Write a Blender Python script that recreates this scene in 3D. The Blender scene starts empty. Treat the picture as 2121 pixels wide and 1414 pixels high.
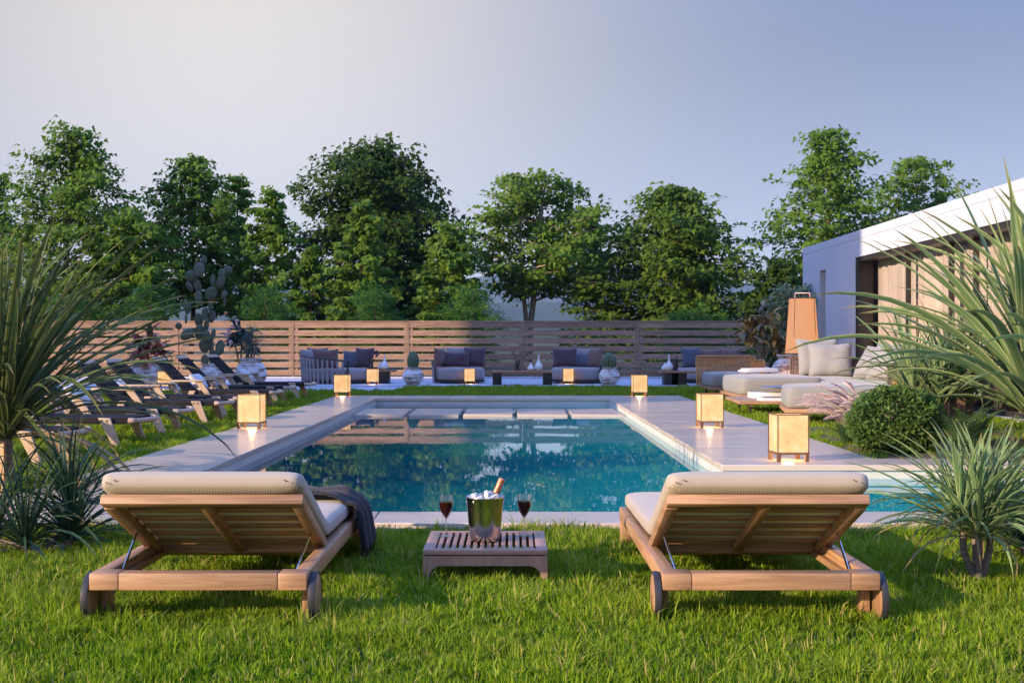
import bpy, bmesh, math, random
import numpy as np
from mathutils import Vector, Matrix, Euler
R = math.radians
PI = math.pi
sc = bpy.context.scene
C = sc.collection

# ------------------------------------------------------------------ camera, sky, sun, exposure
cam_d = bpy.data.cameras.new('camera')
cam = bpy.data.objects.new('camera', cam_d); C.objects.link(cam)
EYE = 1.1
FPX = 2550.0                      # focal length in photo pixels (photo is 2121 wide)
cam.location = (0, 0, EYE); cam.rotation_euler = (R(90), 0, 0)
cam_d.sensor_width = 36; cam_d.lens = FPX / 2121 * 36
cam_d.clip_start = 0.05; cam_d.clip_end = 12000
sc.camera = cam

SUN_EL = R(16.0)
SKY_TOP = (0.19, 0.35, 0.94); SKY_BASE = (0.0, 0.0, 0.0); SKY_HOR = (0.265, 0.165, 0.075); SKY_GLOW = (0.385, 0.315, 0.205)
SUN_AZ = R(33)
LDIR = Vector((math.cos(SUN_AZ), math.sin(SUN_AZ), 0))     # the way the light travels over the ground
world = bpy.data.worlds.new('World'); sc.world = world
world.use_nodes = True
wn = world.node_tree.nodes; wl = world.node_tree.links
for n in list(wn): wn.remove(n)
w_out = wn.new('ShaderNodeOutputWorld')
sky = wn.new('ShaderNodeTexSky'); sky.sky_type = 'NISHITA'; sky.sun_disc = False
sky.sun_elevation = SUN_EL
sky.sun_rotation = math.atan2(-LDIR.x, -LDIR.y)
sky.air_density = 0.6; sky.dust_density = 0.8; sky.ozone_density = 1.5
bg = wn.new('ShaderNodeBackground'); bg.inputs['Strength'].default_value = 0.05
wl.new(sky.outputs['Color'], bg.inputs['Color'])
# clear blue evening sky, paler and pinker towards the horizon, with a hazy bright patch high on the left of the view
tc = wn.new('ShaderNodeTexCoord')
def wmath(op, a, b=None):
    x = wn.new('ShaderNodeMath'); x.operation = op
    for i, v in enumerate((a, b)):
        if v is None: continue
        if isinstance(v, (int, float)): x.inputs[i].default_value = v
        else: wl.new(v, x.inputs[i])
    return x.outputs[0]
def wmix(f, a, b):
    x = wn.new('ShaderNodeMix'); x.data_type = 'RGBA'
    wl.new(f, x.inputs['Factor'])
    for k, v in (('A', a), ('B', b)):
        if isinstance(v, tuple): x.inputs[k].default_value = (*v, 1)
        else: wl.new(v, x.inputs[k])
    return x.outputs['Result']
wsep = wn.new('ShaderNodeSeparateXYZ'); wl.new(tc.outputs['Generated'], wsep.inputs[0])
wz = wmath('MAXIMUM', wsep.outputs['Z'], 0.0)
whor = wmath('POWER', 2.718, wmath('MULTIPLY', wz, -7.0))
dot = wn.new('ShaderNodeVectorMath'); dot.operation = 'DOT_PRODUCT'
dot.inputs[1].default_value = Vector((-0.24, 1.0, 0.28)).normalized()
wl.new(tc.outputs['Generated'], dot.inputs[0])
wglow = wmath('POWER', wmath('MAXIMUM', dot.outputs['Value'], 0.0), 22.0)
wtop = wn.new('ShaderNodeMapRange'); wtop.interpolation_type = 'SMOOTHSTEP'
wtop.inputs['From Min'].default_value = 0.20; wtop.inputs['From Max'].default_value = 0.65; wl.new(wz, wtop.inputs['Value'])
wcol = wmix(wtop.outputs['Result'], wmix(whor, SKY_BASE, SKY_HOR), SKY_TOP)
wcol = wmix(wglow, wcol, SKY_GLOW)
bg2 = wn.new('ShaderNodeBackground'); bg2.inputs['Strength'].default_value = 1.0
wl.new(wcol, bg2.inputs['Color'])
addw = wn.new('ShaderNodeAddShader')
wl.new(bg.outputs[0], addw.inputs[0]); wl.new(bg2.outputs[0], addw.inputs[1])
wl.new(addw.outputs[0], w_out.inputs['Surface'])

sun_d = bpy.data.lights.new('sun', 'SUN'); sun_d.energy = 4.2; sun_d.angle = R(0.6)
sun_d.color = (1.0, 0.76, 0.51)
sun = bpy.data.objects.new('sun', sun_d); C.objects.link(sun)
ld = Vector((LDIR.x * math.cos(SUN_EL), LDIR.y * math.cos(SUN_EL), -math.sin(SUN_EL)))
sun.rotation_euler = ld.to_track_quat('-Z', 'Y').to_euler()
sun.location = (-30, -20, 20)
sc.view_settings.view_transform = 'Standard'
sc.view_settings.look = 'None'
sc.view_settings.gamma = 1.0
sc.view_settings.use_curve_mapping = False
sc.view_settings.exposure = 0.97
sc.render.engine = 'CYCLES'
cy = sc.cycles
cy.use_denoising = True
cy.max_bounces = 7; cy.diffuse_bounces = 3; cy.glossy_bounces = 4; cy.transmission_bounces = 6
cy.transparent_max_bounces = 8; cy.volume_bounces = 0
cy.caustics_reflective = False; cy.caustics_refractive = False
cy.sample_clamp_indirect = 4.0

# ------------------------------------------------------------------ helpers
def pt(px, py, D):                # a place seen at photo pixel (px, py) and D metres ahead
    return Vector(((px - 1060.5) / FPX * D, D, EYE - (py - 707) / FPX * D))

class MB:
    def __init__(s): s.v = []; s.f = []
    def add(s, vs, fs):
        o = len(s.v); s.v.extend([tuple(p) for p in vs]); s.f.extend([[i + o for i in q] for q in fs]); return s
    def box(s, c, size, rot=None):
        c = Vector(c); hx, hy, hz = size[0]/2, size[1]/2, size[2]/2
        m = Euler(rot).to_matrix() if rot else None
        vs = []
        for x in (-hx, hx):
            for y in (-hy, hy):
                for z in (-hz, hz):
                    p = Vector((x, y, z)); vs.append(c + (m @ p if m else p))
        return s.add(vs, [[0,1,3,2],[4,6,7,5],[0,4,5,1],[2,3,7,6],[0,2,6,4],[1,5,7,3]])
    def bb(s, x0, x1, y0, y1, z0, z1):
        return s.box(((x0+x1)/2, (y0+y1)/2, (z0+z1)/2), (x1-x0, y1-y0, z1-z0))
    def beam(s, a, b, w, h, up=(0,0,1)):      # bar from a to b: w sideways, h along up
        a = Vector(a); b = Vector(b); d = (b-a).normalized(); up = Vector(up)
        sd = d.cross(up)
        if sd.length < 1e-5: sd = d.cross(Vector((1,0,0)))
        sd.normalize(); u = sd.cross(d).normalized()
        vs = []
        for p in (a, b):
            for i, j in ((-1,-1),(1,-1),(1,1),(-1,1)): vs.append(p + sd*(i*w/2) + u*(j*h/2))
        return s.add(vs, [[3,2,1,0],[4,5,6,7],[0,1,5,4],[1,2,6,5],[2,3,7,6],[3,0,4,7]])
    def tube(s, path, r, n=8, closed=False, cap=True):
        P = [Vector(p) for p in path]; N = len(P)
        rr = r if isinstance(r, (list, tuple)) else [r]*N
        o = len(s.v); prev = None
        for i, p in enumerate(P):
            if closed: t = (P[(i+1) % N] - P[i-1])
            else: t = P[min(i+1, N-1)] - P[max(i-1, 0)]
            t.normalize()
            if prev is None:
                a = t.cross(Vector((0,0,1)))
                if a.length < 1e-3: a = t.cross(Vector((1,0,0)))
            else: a = prev - t * prev.dot(t)
            a.normalize(); prev = a; b = t.cross(a)
            for k in range(n):
                q = 2*PI*k/n
                s.v.append(tuple(p + (a*math.cos(q) + b*math.sin(q)) * rr[i]))
        M_ = N if closed else N-1
        for i in range(M_):
            for k in range(n):
                a0 = o + i*n; b0 = o + ((i+1) % N)*n; k2 = (k+1) % n
                s.f.append([a0+k, a0+k2, b0+k2, b0+k])
        if cap and not closed:
            s.f.append([o+k for k in range(n)][::-1]); s.f.append([o+(N-1)*n+k for k in range(n)])
        return s
    def lathe(s, prof, n=28, c=(0,0,0), sx=1, sy=1):
        o = len(s.v); c = Vector(c)
        for r, z in prof:
            for k in range(n):
                q = 2*PI*k/n; s.v.append((c.x + r*math.cos(q)*sx, c.y + r*math.sin(q)*sy, c.z + z))
        for i in range(len(prof)-1):
            for k in range(n):
                k2 = (k+1) % n; s.f.append([o+i*n+k, o+i*n+k2, o+(i+1)*n+k2, o+(i+1)*n+k])
        if prof[0][0] > 1e-4: s.f.append([o+k for k in range(n)][::-1])
        if prof[-1][0] > 1e-4: s.f.append([o+(len(prof)-1)*n+k for k in range(n)])
        return s
    def prism(s, outline, fn, t):             # fn(u, v, w) -> point; outline extruded w in (-t/2, t/2)
        n = len(outline)
        vs = [fn(u, v, -t/2) for u, v in outline] + [fn(u, v, t/2) for u, v in outline]
        fs = [list(range(n))[::-1], [n+i for i in range(n)]] + [[i, (i+1) % n, n+(i+1) % n, n+i] for i in range(n)]
        return s.add(vs, fs)
    def ball(s, c, r, sx=1, sy=1, sz=1, n=10, m=7, rot=None):
        c = Vector(c); mm = Euler(rot).to_matrix() if rot else None
        vs = []; fs = []
        for i in range(m+1):
            a = PI*i/m
            for k in range(n):
                b = 2*PI*k/n
                p = Vector((r*sx*math.sin(a)*math.cos(b), r*sy*math.sin(a)*math.sin(b), r*sz*math.cos(a)))
                vs.append(c + (mm @ p if mm else p))
        for i in range(m):
            for k in range(n):
                k2 = (k+1) % n; fs.append([i*n+k, (i+1)*n+k, (i+1)*n+k2, i*n+k2])
        return s.add(vs, fs)
    def build(s, name, mat, parent=None, smooth=False, bevel=0, seg=2, angle=40):
        me = bpy.data.meshes.new(name); me.from_pydata(s.v, [], s.f); me.update()
        if smooth or bevel:
            bm = bmesh.new(); bm.from_mesh(me)
            bmesh.ops.remove_doubles(bm, verts=bm.verts, dist=1e-6)
            bmesh.ops.recalc_face_normals(bm, faces=bm.faces)
            if bevel:
                ed = [e for e in bm.edges if len(e.link_faces) == 2 and e.calc_face_angle(0) > 0.5]
                bmesh.ops.bevel(bm, geom=ed, offset=bevel, segments=seg, affect='EDGES', profile=0.5, clamp_overlap=True)
            bm.to_mesh(me); bm.free()
            for p in me.polygons: p.use_smooth = True
            me.set_sharp_from_angle(angle=R(angle))
        if mat: me.materials.append(mat)
        o = bpy.data.objects.new(name, me); C.objects.link(o)
        if parent: o.parent = parent
        return o

def tag(o, label=None, cat=None, group=None, kind=None):
    if label: o['label'] = label
    if cat: o['category'] = cat
    if group: o['group'] = group
    if kind: o['kind'] = kind
    return o
def thing(name, label, cat, loc=(0,0,0), rz=0, group=None):
    o = bpy.data.objects.new(name, None); C.objects.link(o); o.empty_display_size = 0.1
    o.location = loc; o.rotation_euler = (0, 0, rz)
    return tag(o, label, cat, group)
def struct(o): o['kind'] = 'structure'; return o
def at(o, loc=None, rot=None, scale=None):
    if loc is not None: o.location = loc
    if rot is not None: o.rotation_euler = rot
    if scale is not None: o.scale = (scale,)*3 if isinstance(scale, (int, float)) else scale
    return o
KIDS = {}
def kids(o): return [c for c in bpy.data.objects if c.parent == o]
def dup(root, loc, rz=None, label=None, scale=None, group=None):
    allk = list(bpy.data.objects)
    ch = {}
    for c in allk:
        if c.parent: ch.setdefault(c.parent.name, []).append(c)
    def cp(o, par):
        c = o.copy(); C.objects.link(c)
        if par is not None: c.parent = par
        for k in ch.get(o.name, []): cp(k, c)
        return c
    r = cp(root, None); r.location = loc
    if rz is not None: r.rotation_euler = (0, 0, rz)
    if scale is not None: r.scale = (scale,)*3
    if label: r['label'] = label
    if group: r['group'] = group
    return r
def npmesh(name, verts, faces_flat, loop_tot, mat, parent=None, smooth=False, attr=None, uv=None):
    me = bpy.data.meshes.new(name)
    nv = len(verts); me.vertices.add(nv); me.vertices.foreach_set('co', np.asarray(verts, dtype=np.float32).ravel())
    me.loops.add(len(faces_flat)); me.loops.foreach_set('vertex_index', np.asarray(faces_flat, dtype=np.int32))
    lt = np.asarray(loop_tot, dtype=np.int32); ls = np.concatenate([[0], np.cumsum(lt)[:-1]]).astype(np.int32)
    me.polygons.add(len(lt)); me.polygons.foreach_set('loop_start', ls); me.polygons.foreach_set('loop_total', lt)
    if attr is not None:
        a = me.attributes.new('tint', 'FLOAT', 'POINT'); a.data.foreach_set('value', np.asarray(attr, dtype=np.float32))
    me.update(calc_edges=True)
    if smooth: me.polygons.foreach_set('use_smooth', np.ones(len(lt), dtype=bool))
    me.materials.append(mat)
    o = bpy.data.objects.new(name, me); C.objects.link(o)
    if parent: o.parent = parent
    return o

# ------------------------------------------------------------------ materials
class NT:
    def __init__(s, name):
        s.m = bpy.data.materials.new(name); s.m.use_nodes = True
        s.n = s.m.node_tree.nodes; s.l = s.m.node_tree.links
        s.b = s.n['Principled BSDF']; s.out = s.n['Material Output']
    def new(s, t, **kw):
        x = s.n.new(t)
        for k, v in kw.items(): setattr(x, k, v)
        return x
    def link(s, a, b): s.l.new(a, b)
    def coords(s, kind='Object', scale=(1,1,1), rot=(0,0,0)):
        t = s.new('ShaderNodeTexCoord'); mp = s.new('ShaderNodeMapping')
        mp.inputs['Scale'].default_value = scale; mp.inputs['Rotation'].default_value = rot
        s.link(t.outputs[kind], mp.inputs['Vector']); return mp.outputs['Vector']
    def noise(s, vec, scale, detail=4, rough=0.55, dist=0):
        x = s.new('ShaderNodeTexNoise'); x.inputs['Scale'].default_value = scale; x.inputs['Detail'].default_value = detail
        x.inputs['Roughness'].default_value = rough; x.inputs['Distortion'].default_value = dist
        if vec is not None: s.link(vec, x.inputs['Vector'])
        return x.outputs['Fac']
    def ramp(s, fac, stops):
        r = s.new('ShaderNodeValToRGB'); cr = r.color_ramp
        while len(cr.elements) < len(stops): cr.elements.new(0.5)
        for e, (p, c) in zip(cr.elements, stops): e.position = p; e.color = (*c, 1) if len(c) == 3 else c
        s.link(fac, r.inputs['Fac']); return r.outputs['Color']
    def mix(s, fac, a, b, mode='MIX'):
        x = s.new('ShaderNodeMix', data_type='RGBA', blend_type=mode)
        for sock, val in ((x.inputs['Factor'], fac), (x.inputs['A'], a), (x.inputs['B'], b)):
            if isinstance(val, (int, float)): sock.default_value = val
            elif isinstance(val, tuple): sock.default_value = (*val, 1) if len(val) == 3 else val
            else: s.link(val, sock)
        return x.outputs['Result']
    def bump(s, h, strength=0.3, dist=0.01):
        b = s.new('ShaderNodeBump'); b.inputs['Strength'].default_value = strength; b.inputs['Distance'].default_value = dist
        s.link(h, b.inputs['Height']); s.link(b.outputs['Normal'], s.b.inputs['Normal']); return b
    def set(s, **kw):
        for k, v in kw.items():
            i = s.b.inputs[k.replace('_', ' ')]
            if isinstance(v, tuple): i.default_value = (*v, 1) if len(v) == 3 else v
            elif isinstance(v, (int, float)): i.default_value = v
            else: s.link(v, i)
        return s
    def rand(s, col, amt=0.25):               # every object its own tone
        oi = s.new('ShaderNodeObjectInfo'); mr_ = s.new('ShaderNodeMapRange')
        mr_.inputs['To Min'].default_value = 1-amt; mr_.inputs['To Max'].default_value = 1+amt
        s.link(oi.outputs['Random'], mr_.inputs['Value'])
        h = s.new('ShaderNodeHueSaturation'); s.link(mr_.outputs['Result'], h.inputs['Value']); s.link(col, h.inputs['Color'])
        return h.outputs['Color']

def plain(name, c1, c2=None, scale=6, rough=0.6, bump=0, bscale=None, metal=0, detail=5, stretch=(1,1,1), rnd=0, bd=0.005, spec=0.5, coord='Object'):
    t = NT(name); v = t.coords(coord, stretch)
    f = t.noise(v, scale, detail)
    col = t.ramp(f, [(0.3, c1), (0.7, c2 or c1)])
    if rnd: col = t.rand(col, rnd)
    t.set(Base_Color=col, Roughness=rough, Metallic=metal, Specular_IOR_Level=spec)
    if bump: t.bump(t.noise(v, bscale or scale*8, 4), bump, bd)
    return t.m
def wood(name, c1, c2, axis=0, rough=0.5, sc_=1.0, rnd=0.12, bump=0.15):
    t = NT(name); st = [14*sc_]*3; st[axis] = 0.9*sc_
    v = t.coords('Object', tuple(st))
    oi = t.new('ShaderNodeObjectInfo'); ad = t.new('ShaderNodeVectorMath', operation='ADD')
    ml = t.new('ShaderNodeMath', operation='MULTIPLY'); ml.inputs[1].default_value = 37.0
    t.link(oi.outputs['Random'], ml.inputs[0]); t.link(v, ad.inputs[0]); t.link(ml.outputs[0], ad.inputs[1]); v = ad.outputs[0]
    f = t.noise(v, 2.2, 8, 0.65, 0.7)
    st2 = [70*sc_]*3; st2[axis] = 2.5*sc_
    g = t.noise(t.coords('Object', tuple(st2)), 1.6, 3)
    col = t.ramp(f, [(0.28, c2), (0.47, tuple((a+b)/2 for a, b in zip(c1, c2))), (0.56, c1), (0.75, tuple(a*0.9+b*0.1 for a, b in zip(c1, c2)))])
    col = t.mix(0.35, col, t.ramp(g, [(0.35, c2), (0.6, c1)]))
    if rnd: col = t.rand(col, rnd)
    t.set(Base_Color=col, Roughness=rough)
    t.bump(g, bump, 0.004)
    return t.m
def leafmat(name, c1, c2, trans=0.3, rough=0.45, attr=True, scale=1.5):
    t = NT(name)
    if attr:
        a = t.new('ShaderNodeAttribute', attribute_name='tint'); f = a.outputs['Fac']
    else:
        f = t.noise(t.coords('Object'), scale, 3)
    col = t.ramp(f, [(0.1, c1), (0.9, c2)])
    t.set(Base_Color=col, Roughness=rough, Specular_IOR_Level=0.07)
    tr = t.new('ShaderNodeBsdfTranslucent'); 
    br = t.new('ShaderNodeHueSaturation'); br.inputs['Value'].default_value = 1.3; t.link(col, br.inputs['Color']); t.link(br.outputs['Color'], tr.inputs['Color'])
    ms = t.new('ShaderNodeMixShader'); ms.inputs[0].default_value = trans
    t.link(t.b.outputs[0], ms.inputs[1]); t.link(tr.outputs[0], ms.inputs[2]); t.link(ms.outputs[0], t.out.inputs['Surface'])
    return t.m
def blademat(name, edge, body, body2, trans=0.2, rough=0.5):
    t = NT(name)
    uv = t.new('ShaderNodeUVMap'); uv.uv_map = 'UVMap'
    sx = t.new('ShaderNodeSeparateXYZ'); t.link(uv.outputs[0], sx.inputs[0])
    x = sx.outputs['X']
    mid = tuple((a+b)/2 for a, b in zip(edge, body))
    st = t.ramp(x, [(0.0, edge), (0.12, edge), (0.2, body), (0.36, body2), (0.44, mid), (0.5, body), (0.62, body2), (0.8, body), (0.88, edge)])
    nz = t.noise(t.coords('UV', (26, 1.2, 1)), 1.0, 3)
    col = t.mix(t.ramp(nz, [(0.35, (0,0,0)), (0.65, (0.7,0.7,0.7))]), st, body2)
    oi = t.new('ShaderNodeObjectInfo')
    tip = t.ramp(sx.outputs['Y'], [(0.86, (0,0,0)), (1.0, (1,1,1))])
    col = t.mix(tip, col, (0.25, 0.19, 0.07))
    col = t.rand(col, 0.28)
    t.set(Base_Color=col, Roughness=rough, Specular_IOR_Level=.16)
    t.bump(nz, 0.25, 0.004)
    tr = t.new('ShaderNodeBsdfTranslucent'); t.link(col, tr.inputs['Color'])
    ms = t.new('ShaderNodeMixShader'); ms.inputs[0].default_value = trans
    t.link(t.b.outputs[0], ms.inputs[1]); t.link(tr.outputs[0], ms.inputs[2]); t.link(ms.outputs[0], t.out.inputs['Surface'])
    return t.m
def weave(name, c1, c2, scale, rough=0.85, bump=0.5, dist=0.002):
    t = NT(name); v = t.coords('Object', (scale,)*3)
    w1 = t.new('ShaderNodeTexWave'); w1.bands_direction = 'DIAGONAL'; w1.inputs['Scale'].default_value = 1.0; w1.inputs['Distortion'].default_value = 0.6
    t.link(v, w1.inputs['Vector'])
    v2 = t.coords('Object', (-scale, scale, scale))
    w2 = t.new('ShaderNodeTexWave'); w2.bands_direction = 'DIAGONAL'; w2.inputs['Scale'].default_value = 1.0; w2.inputs['Distortion'].default_value = 0.6
    t.link(v2, w2.inputs['Vector'])
    mx = t.new('ShaderNodeMath', operation='MULTIPLY'); t.link(w1.outputs['Fac'], mx.inputs[0]); t.link(w2.outputs['Fac'], mx.inputs[1])
    nz = t.noise(t.coords('Object'), 7, 4)
    col = t.mix(nz, t.ramp(mx.outputs[0], [(0.0, c2), (0.5, c1)]), t.ramp(mx.outputs[0], [(0.0, tuple(a*0.85 for a in c2)), (0.5, tuple(a*0.93 for a in c1))]))
    t.set(Base_Color=col, Roughness=rough, Specular_IOR_Level=0.2, Sheen_Weight=0.15)
    t.bump(mx.outputs[0], bump, dist); return t.m
def fabric(name, c1, c2, rough=0.9, bump=0.25, bscale=9):
    t = NT(name); v = t.coords('Object')
    n1 = t.noise(v, 5, 5); n2 = t.noise(v, 260, 2); n3 = t.noise(v, bscale, 3, 0.5, 0.6)
    col = t.mix(t.ramp(n2, [(0.4, (0,0,0)), (0.6, (1,1,1))]), t.ramp(n1, [(0.3, c1), (0.7, c2)]), tuple(a*0.8 for a in c1))
    t.set(Base_Color=col, Roughness=rough, Specular_IOR_Level=0.2, Sheen_Weight=0.2)
    t.bump(n3, bump, 0.02); return t.m

TEAK_X = wood('teak_x', (0.42, 0.245, 0.132), (0.21, 0.105, 0.048), 0)
TEAK_Y = wood('teak_y', (0.42, 0.245, 0.132), (0.21, 0.105, 0.048), 1)
TEAK_Z = wood('teak_z', (0.38, 0.22, 0.118), (0.235, 0.122, 0.058), 2)
TABLE_W = wood('table_wood', (0.36, 0.21, 0.15), (0.235, 0.13, 0.092), 1)
TABLE_WZ = wood('table_wood_upright', (0.36, 0.21, 0.15), (0.235, 0.13, 0.092), 2)
FENCE_W = wood('fence_wood', (0.37, 0.23, 0.145), (0.13, 0.074, 0.044), 0, 0.8, 0.9, 0.16, 0.5)
FENCE_P = wood('fence_post_wood', (0.33, 0.21, 0.14), (0.19, 0.11, 0.07), 2, 0.75, 0.55)
OAK = wood('pale_oak', (0.50, 0.36, 0.25), (0.37, 0.255, 0.17), 2, 0.55)
OAK_X = wood('pale_oak_x', (0.50, 0.36, 0.25), (0.37, 0.255, 0.17), 0, 0.55)
LANT_W = wood('lantern_wood', (0.17, 0.085, 0.045), (0.09, 0.045, 0.025), 2)
CUSH = weave('beige_weave', (0.51, 0.44, 0.365), (0.36, 0.295, 0.23), 61, bump=0.3)
GREYF = fabric('grey_cushion', (0.275, 0.27, 0.252), (0.24, 0.236, 0.222))
GREYP = fabric('grey_pillow', (0.315, 0.305, 0.295), (0.275, 0.268, 0.26), bump=0.5, bscale=14)
WHITEP = fabric('white_pillow', (0.68, 0.66, 0.66), (0.6, 0.58, 0.59), bump=0.5, bscale=14)
PLUM = fabric('dark_plum_fabric', (0.10, 0.066, 0.078), (0.078, 0.052, 0.062), bump=0.4)
BROWNF = fabric('brown_fabric', (0.20, 0.118, 0.10), (0.155, 0.092, 0.08), bump=0.4)
NAVYF = fabric('slate_fabric', (0.115, 0.115, 0.15), (0.085, 0.085, 0.11), bump=0.4)
SEATF = fabric('taupe_seat_fabric', (0.34, 0.28, 0.27), (0.29, 0.235, 0.23))
THROW = weave('charcoal_throw', (0.030, 0.026, 0.032), (0.010, 0.009, 0.012), 110, bump=0.6)
WEBB = plain('black_webbing', (0.014, 0.013, 0.014), (0.026, 0.024, 0.025), 60, 0.8, 0.4, spec=.15)
DARKM = plain('dark_metal', (0.018, 0.015, 0.014), (0.03, 0.026, 0.024), 8, 0.45)
BLACKM = plain('black_lacquer', (0.006, 0.006, 0.007), (0.012, 0.012, 0.013), 5, 0.4)
RUBBER = plain('rubber', (0.02, 0.02, 0.024), (0.03, 0.03, 0.035), 20, 0.55)
STEEL = plain('steel', (0.62, 0.60, 0.58), (0.55, 0.54, 0.53), 4, 0.16, metal=1)
SILVER = plain('hammered_silver', (0.55, 0.54, 0.54), (0.35, 0.35, 0.36), 40, 0.25, 0.4, metal=1)
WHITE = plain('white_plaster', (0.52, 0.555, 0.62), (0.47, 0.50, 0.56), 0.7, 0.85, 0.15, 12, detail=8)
CERAM = plain('white_ceramic', (0.74, 0.72, 0.71), (0.68, 0.66, 0.65), 9, 0.35)
BARK = plain('bark', (0.145, 0.11, 0.08), (0.075, 0.055, 0.04), 9, 0.9, 0.8, 30, stretch=(1,1,0.25), bd=0.03)
BARKL = plain('pale_bark', (0.26, 0.20, 0.145), (0.15, 0.11, 0.08), 7, 0.9, 0.7, 30, stretch=(1,1,0.25), bd=0.03)
STEMM = plain('ringed_stem', (0.21, 0.16, 0.13), (0.10, 0.078, 0.066), 30, 0.85, 0.8, 60, stretch=(0.4,0.4,2), bd=0.01)
PALE_SHEET = plain('pale_sheet', (0.78, 0.74, 0.65), (0.70, 0.66, 0.58), 60, 0.9, 0.3)  # for the sheet added to brighten the shaded mattress underside
RATTAN = plain('brown_rattan', (0.20, 0.115, 0.062), (0.10, 0.055, 0.03), 40, 0.55, 0.4)
RATTANL = plain('light_rattan', (0.50, 0.28, 0.10), (0.36, 0.19, 0.065), 40, 0.55, 0.4)
DIRT = plain('soil', (0.07, 0.05, 0.035), (0.12, 0.085, 0.055), 9, 0.95, 0.8, 40, bd=0.03)
def urnmat(name, seed):
    t = NT(name); v = t.coords('Object', (1, 1, 1.8))
    n = t.noise(v, 4.0+seed, 9, 0.7, 0.4); b = t.noise(t.coords('Object', (1, 1, 7)), 2.3+seed, 6, 0.6)
    mx = t.new('ShaderNodeMath', operation='MULTIPLY'); t.link(n, mx.inputs[0]); t.link(b, mx.inputs[1])
    col = t.ramp(mx.outputs[0], [(0.17, (0.16, 0.095, 0.07)), (0.22, (0.42, 0.33, 0.28)), (0.27, (0.66, 0.62, 0.6)), (0.42, (0.75, 0.72, 0.70))])
    t.set(Base_Color=col, Roughness=0.8); t.bump(n, 0.4, 0.02); return t.m
URN = urnmat('worn_white_urn', 0.0); URN2 = urnmat('worn_white_urn_b', 0.9)
# ------------------------------------------------------------------ the setting
def stone(name, c1, c2, rough, streak):
    t = NT(name); v = t.coords('Object', streak)
    n = t.noise(v, 1.0, 8, 0.6, 0.3); n2 = t.noise(t.coords('Object'), 3, 8, 0.65)
    col = t.mix(0.5, t.ramp(n, [(0.3, c1), (0.7, c2)]), t.ramp(n2, [(0.3, c2), (0.7, c1)]))
    col = t.rand(col, 0.04)
    rr = t.new('ShaderNodeMapRange'); rr.inputs['To Min'].default_value = rough*0.75; rr.inputs['To Max'].default_value = rough*1.3
    t.link(n2, rr.inputs['Value']); t.set(Base_Color=col, Roughness=rr.outputs['Result'])
    t.bump(n2, 0.04, 0.01); return t.m
DECK = stone('pale_limestone', (0.60, 0.485, 0.385), (0.53, 0.43, 0.345), 0.22, (0.35, 5, 1))
t = NT('patio_stone'); v = t.coords('Object')
n = t.noise(v, 0.9, 9, 0.68, 0.5); n2 = t.noise(v, 7, 8, 0.7)
t.set(Base_Color=t.mix(t.ramp(n2, [(0.42, (0,0,0)), (0.62, (0.8,)*3)]), t.ramp(n, [(0.3, (0.52, 0.51, 0.54)), (0.7, (0.44, 0.435, 0.47))]), (0.34, 0.335, 0.36)), Roughness=0.8)
t.bump(n2, 0.4, 0.02); PATIO = t.m
t = NT('garden_ground'); v = t.coords('Object')
n = t.noise(v, 0.35, 8, 0.65); n2 = t.noise(v, 9, 6, 0.7)
t.set(Base_Color=t.mix(t.ramp(n2, [(0.4, (0,0,0)), (0.65, (1,1,1))]), t.ramp(n, [(0.35, (0.025, 0.045, 0.008)), (0.65, (0.04, 0.055, 0.012))]), (0.016, 0.022, 0.006)), Roughness=0.95)
t.bump(n2, 0.7, 0.05); GROUND = t.m

XL, XP, XQ, XR = -3.40, -2.52, 1.79, 3.25          # left deck edge, pool left, pool right, right deck edge
Y0, Y1, Y2, Y3, Y4, Y5 = 7.12, 7.58, 10.50, 11.05, 22.85, 23.94
DZ = 0.05; WZ = -0.07; ARM = 9.5
m = MB()
xs = [-3600, XL+.01, XR-.01, ARM, 3600]; ys = [-280, Y0+.01, Y3-.01, Y5-.01, 4200]
for i in range(4):
    for j in range(3+1):
        if (i == 1 and j in (1, 2)) or (i == 2 and j == 1): continue
        m.add([(xs[i], ys[j], 0), (xs[i+1], ys[j], 0), (xs[i+1], ys[j+1], 0), (xs[i], ys[j+1], 0)], [[0,1,2,3]])
struct(m.build('ground', GROUND))

deck = struct(MB().bb(XL+.02, XR-.02, Y0+.02, Y0+.04, -1.8, -0.02).build('pool_deck', DECK))
GAP = 0.008; TH = 0.05
def slab(x0, x1, y0, y1):
    o = MB().bb(x0+GAP/2, x1-GAP/2, y0+GAP/2, y1-GAP/2, DZ-TH, DZ).build('deck_slab', DECK, deck, bevel=0.004, seg=1)
def split(a, b, step):
    n_ = max(1, round((b-a)/step)); return [a + (b-a)*i/n_ for i in range(n_+1)]
L = split(XL, ARM, 2.6)
for a, b in zip(L, L[1:]): slab(a, b, Y0, Y1+.03)               # near coping
L = split(Y1+.03, Y4-.03, 1.27)
for a, b in zip(L, L[1:]): slab(XL, XP+.01, a, b)               # left
L = split(Y3, Y4-.03, 1.31)
for a, b in zip(L, L[1:]): slab(XQ-.01, XR, a, b)               # right
L = split(XQ-.01, ARM, 2.6)
for a, b in zip(L, L[1:]): slab(a, b, Y2-.03, Y3)               # arm, far side
L = split(XL, XR, 2.2)
for a, b in zip(L, L[1:]): slab(a, b, Y4-.03, Y5)               # far coping
t = NT('pool_wall_plaster'); t.set(Base_Color=t.ramp(t.noise(t.coords('Object'), 2, 5), [(0.3, (0.66, 0.64, 0.60)), (0.7, (0.58, 0.57, 0.54))]), Roughness=0.35); PWALL = t.m
m = MB(); b = -1.6; tp = DZ - TH - 0.001
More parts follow.
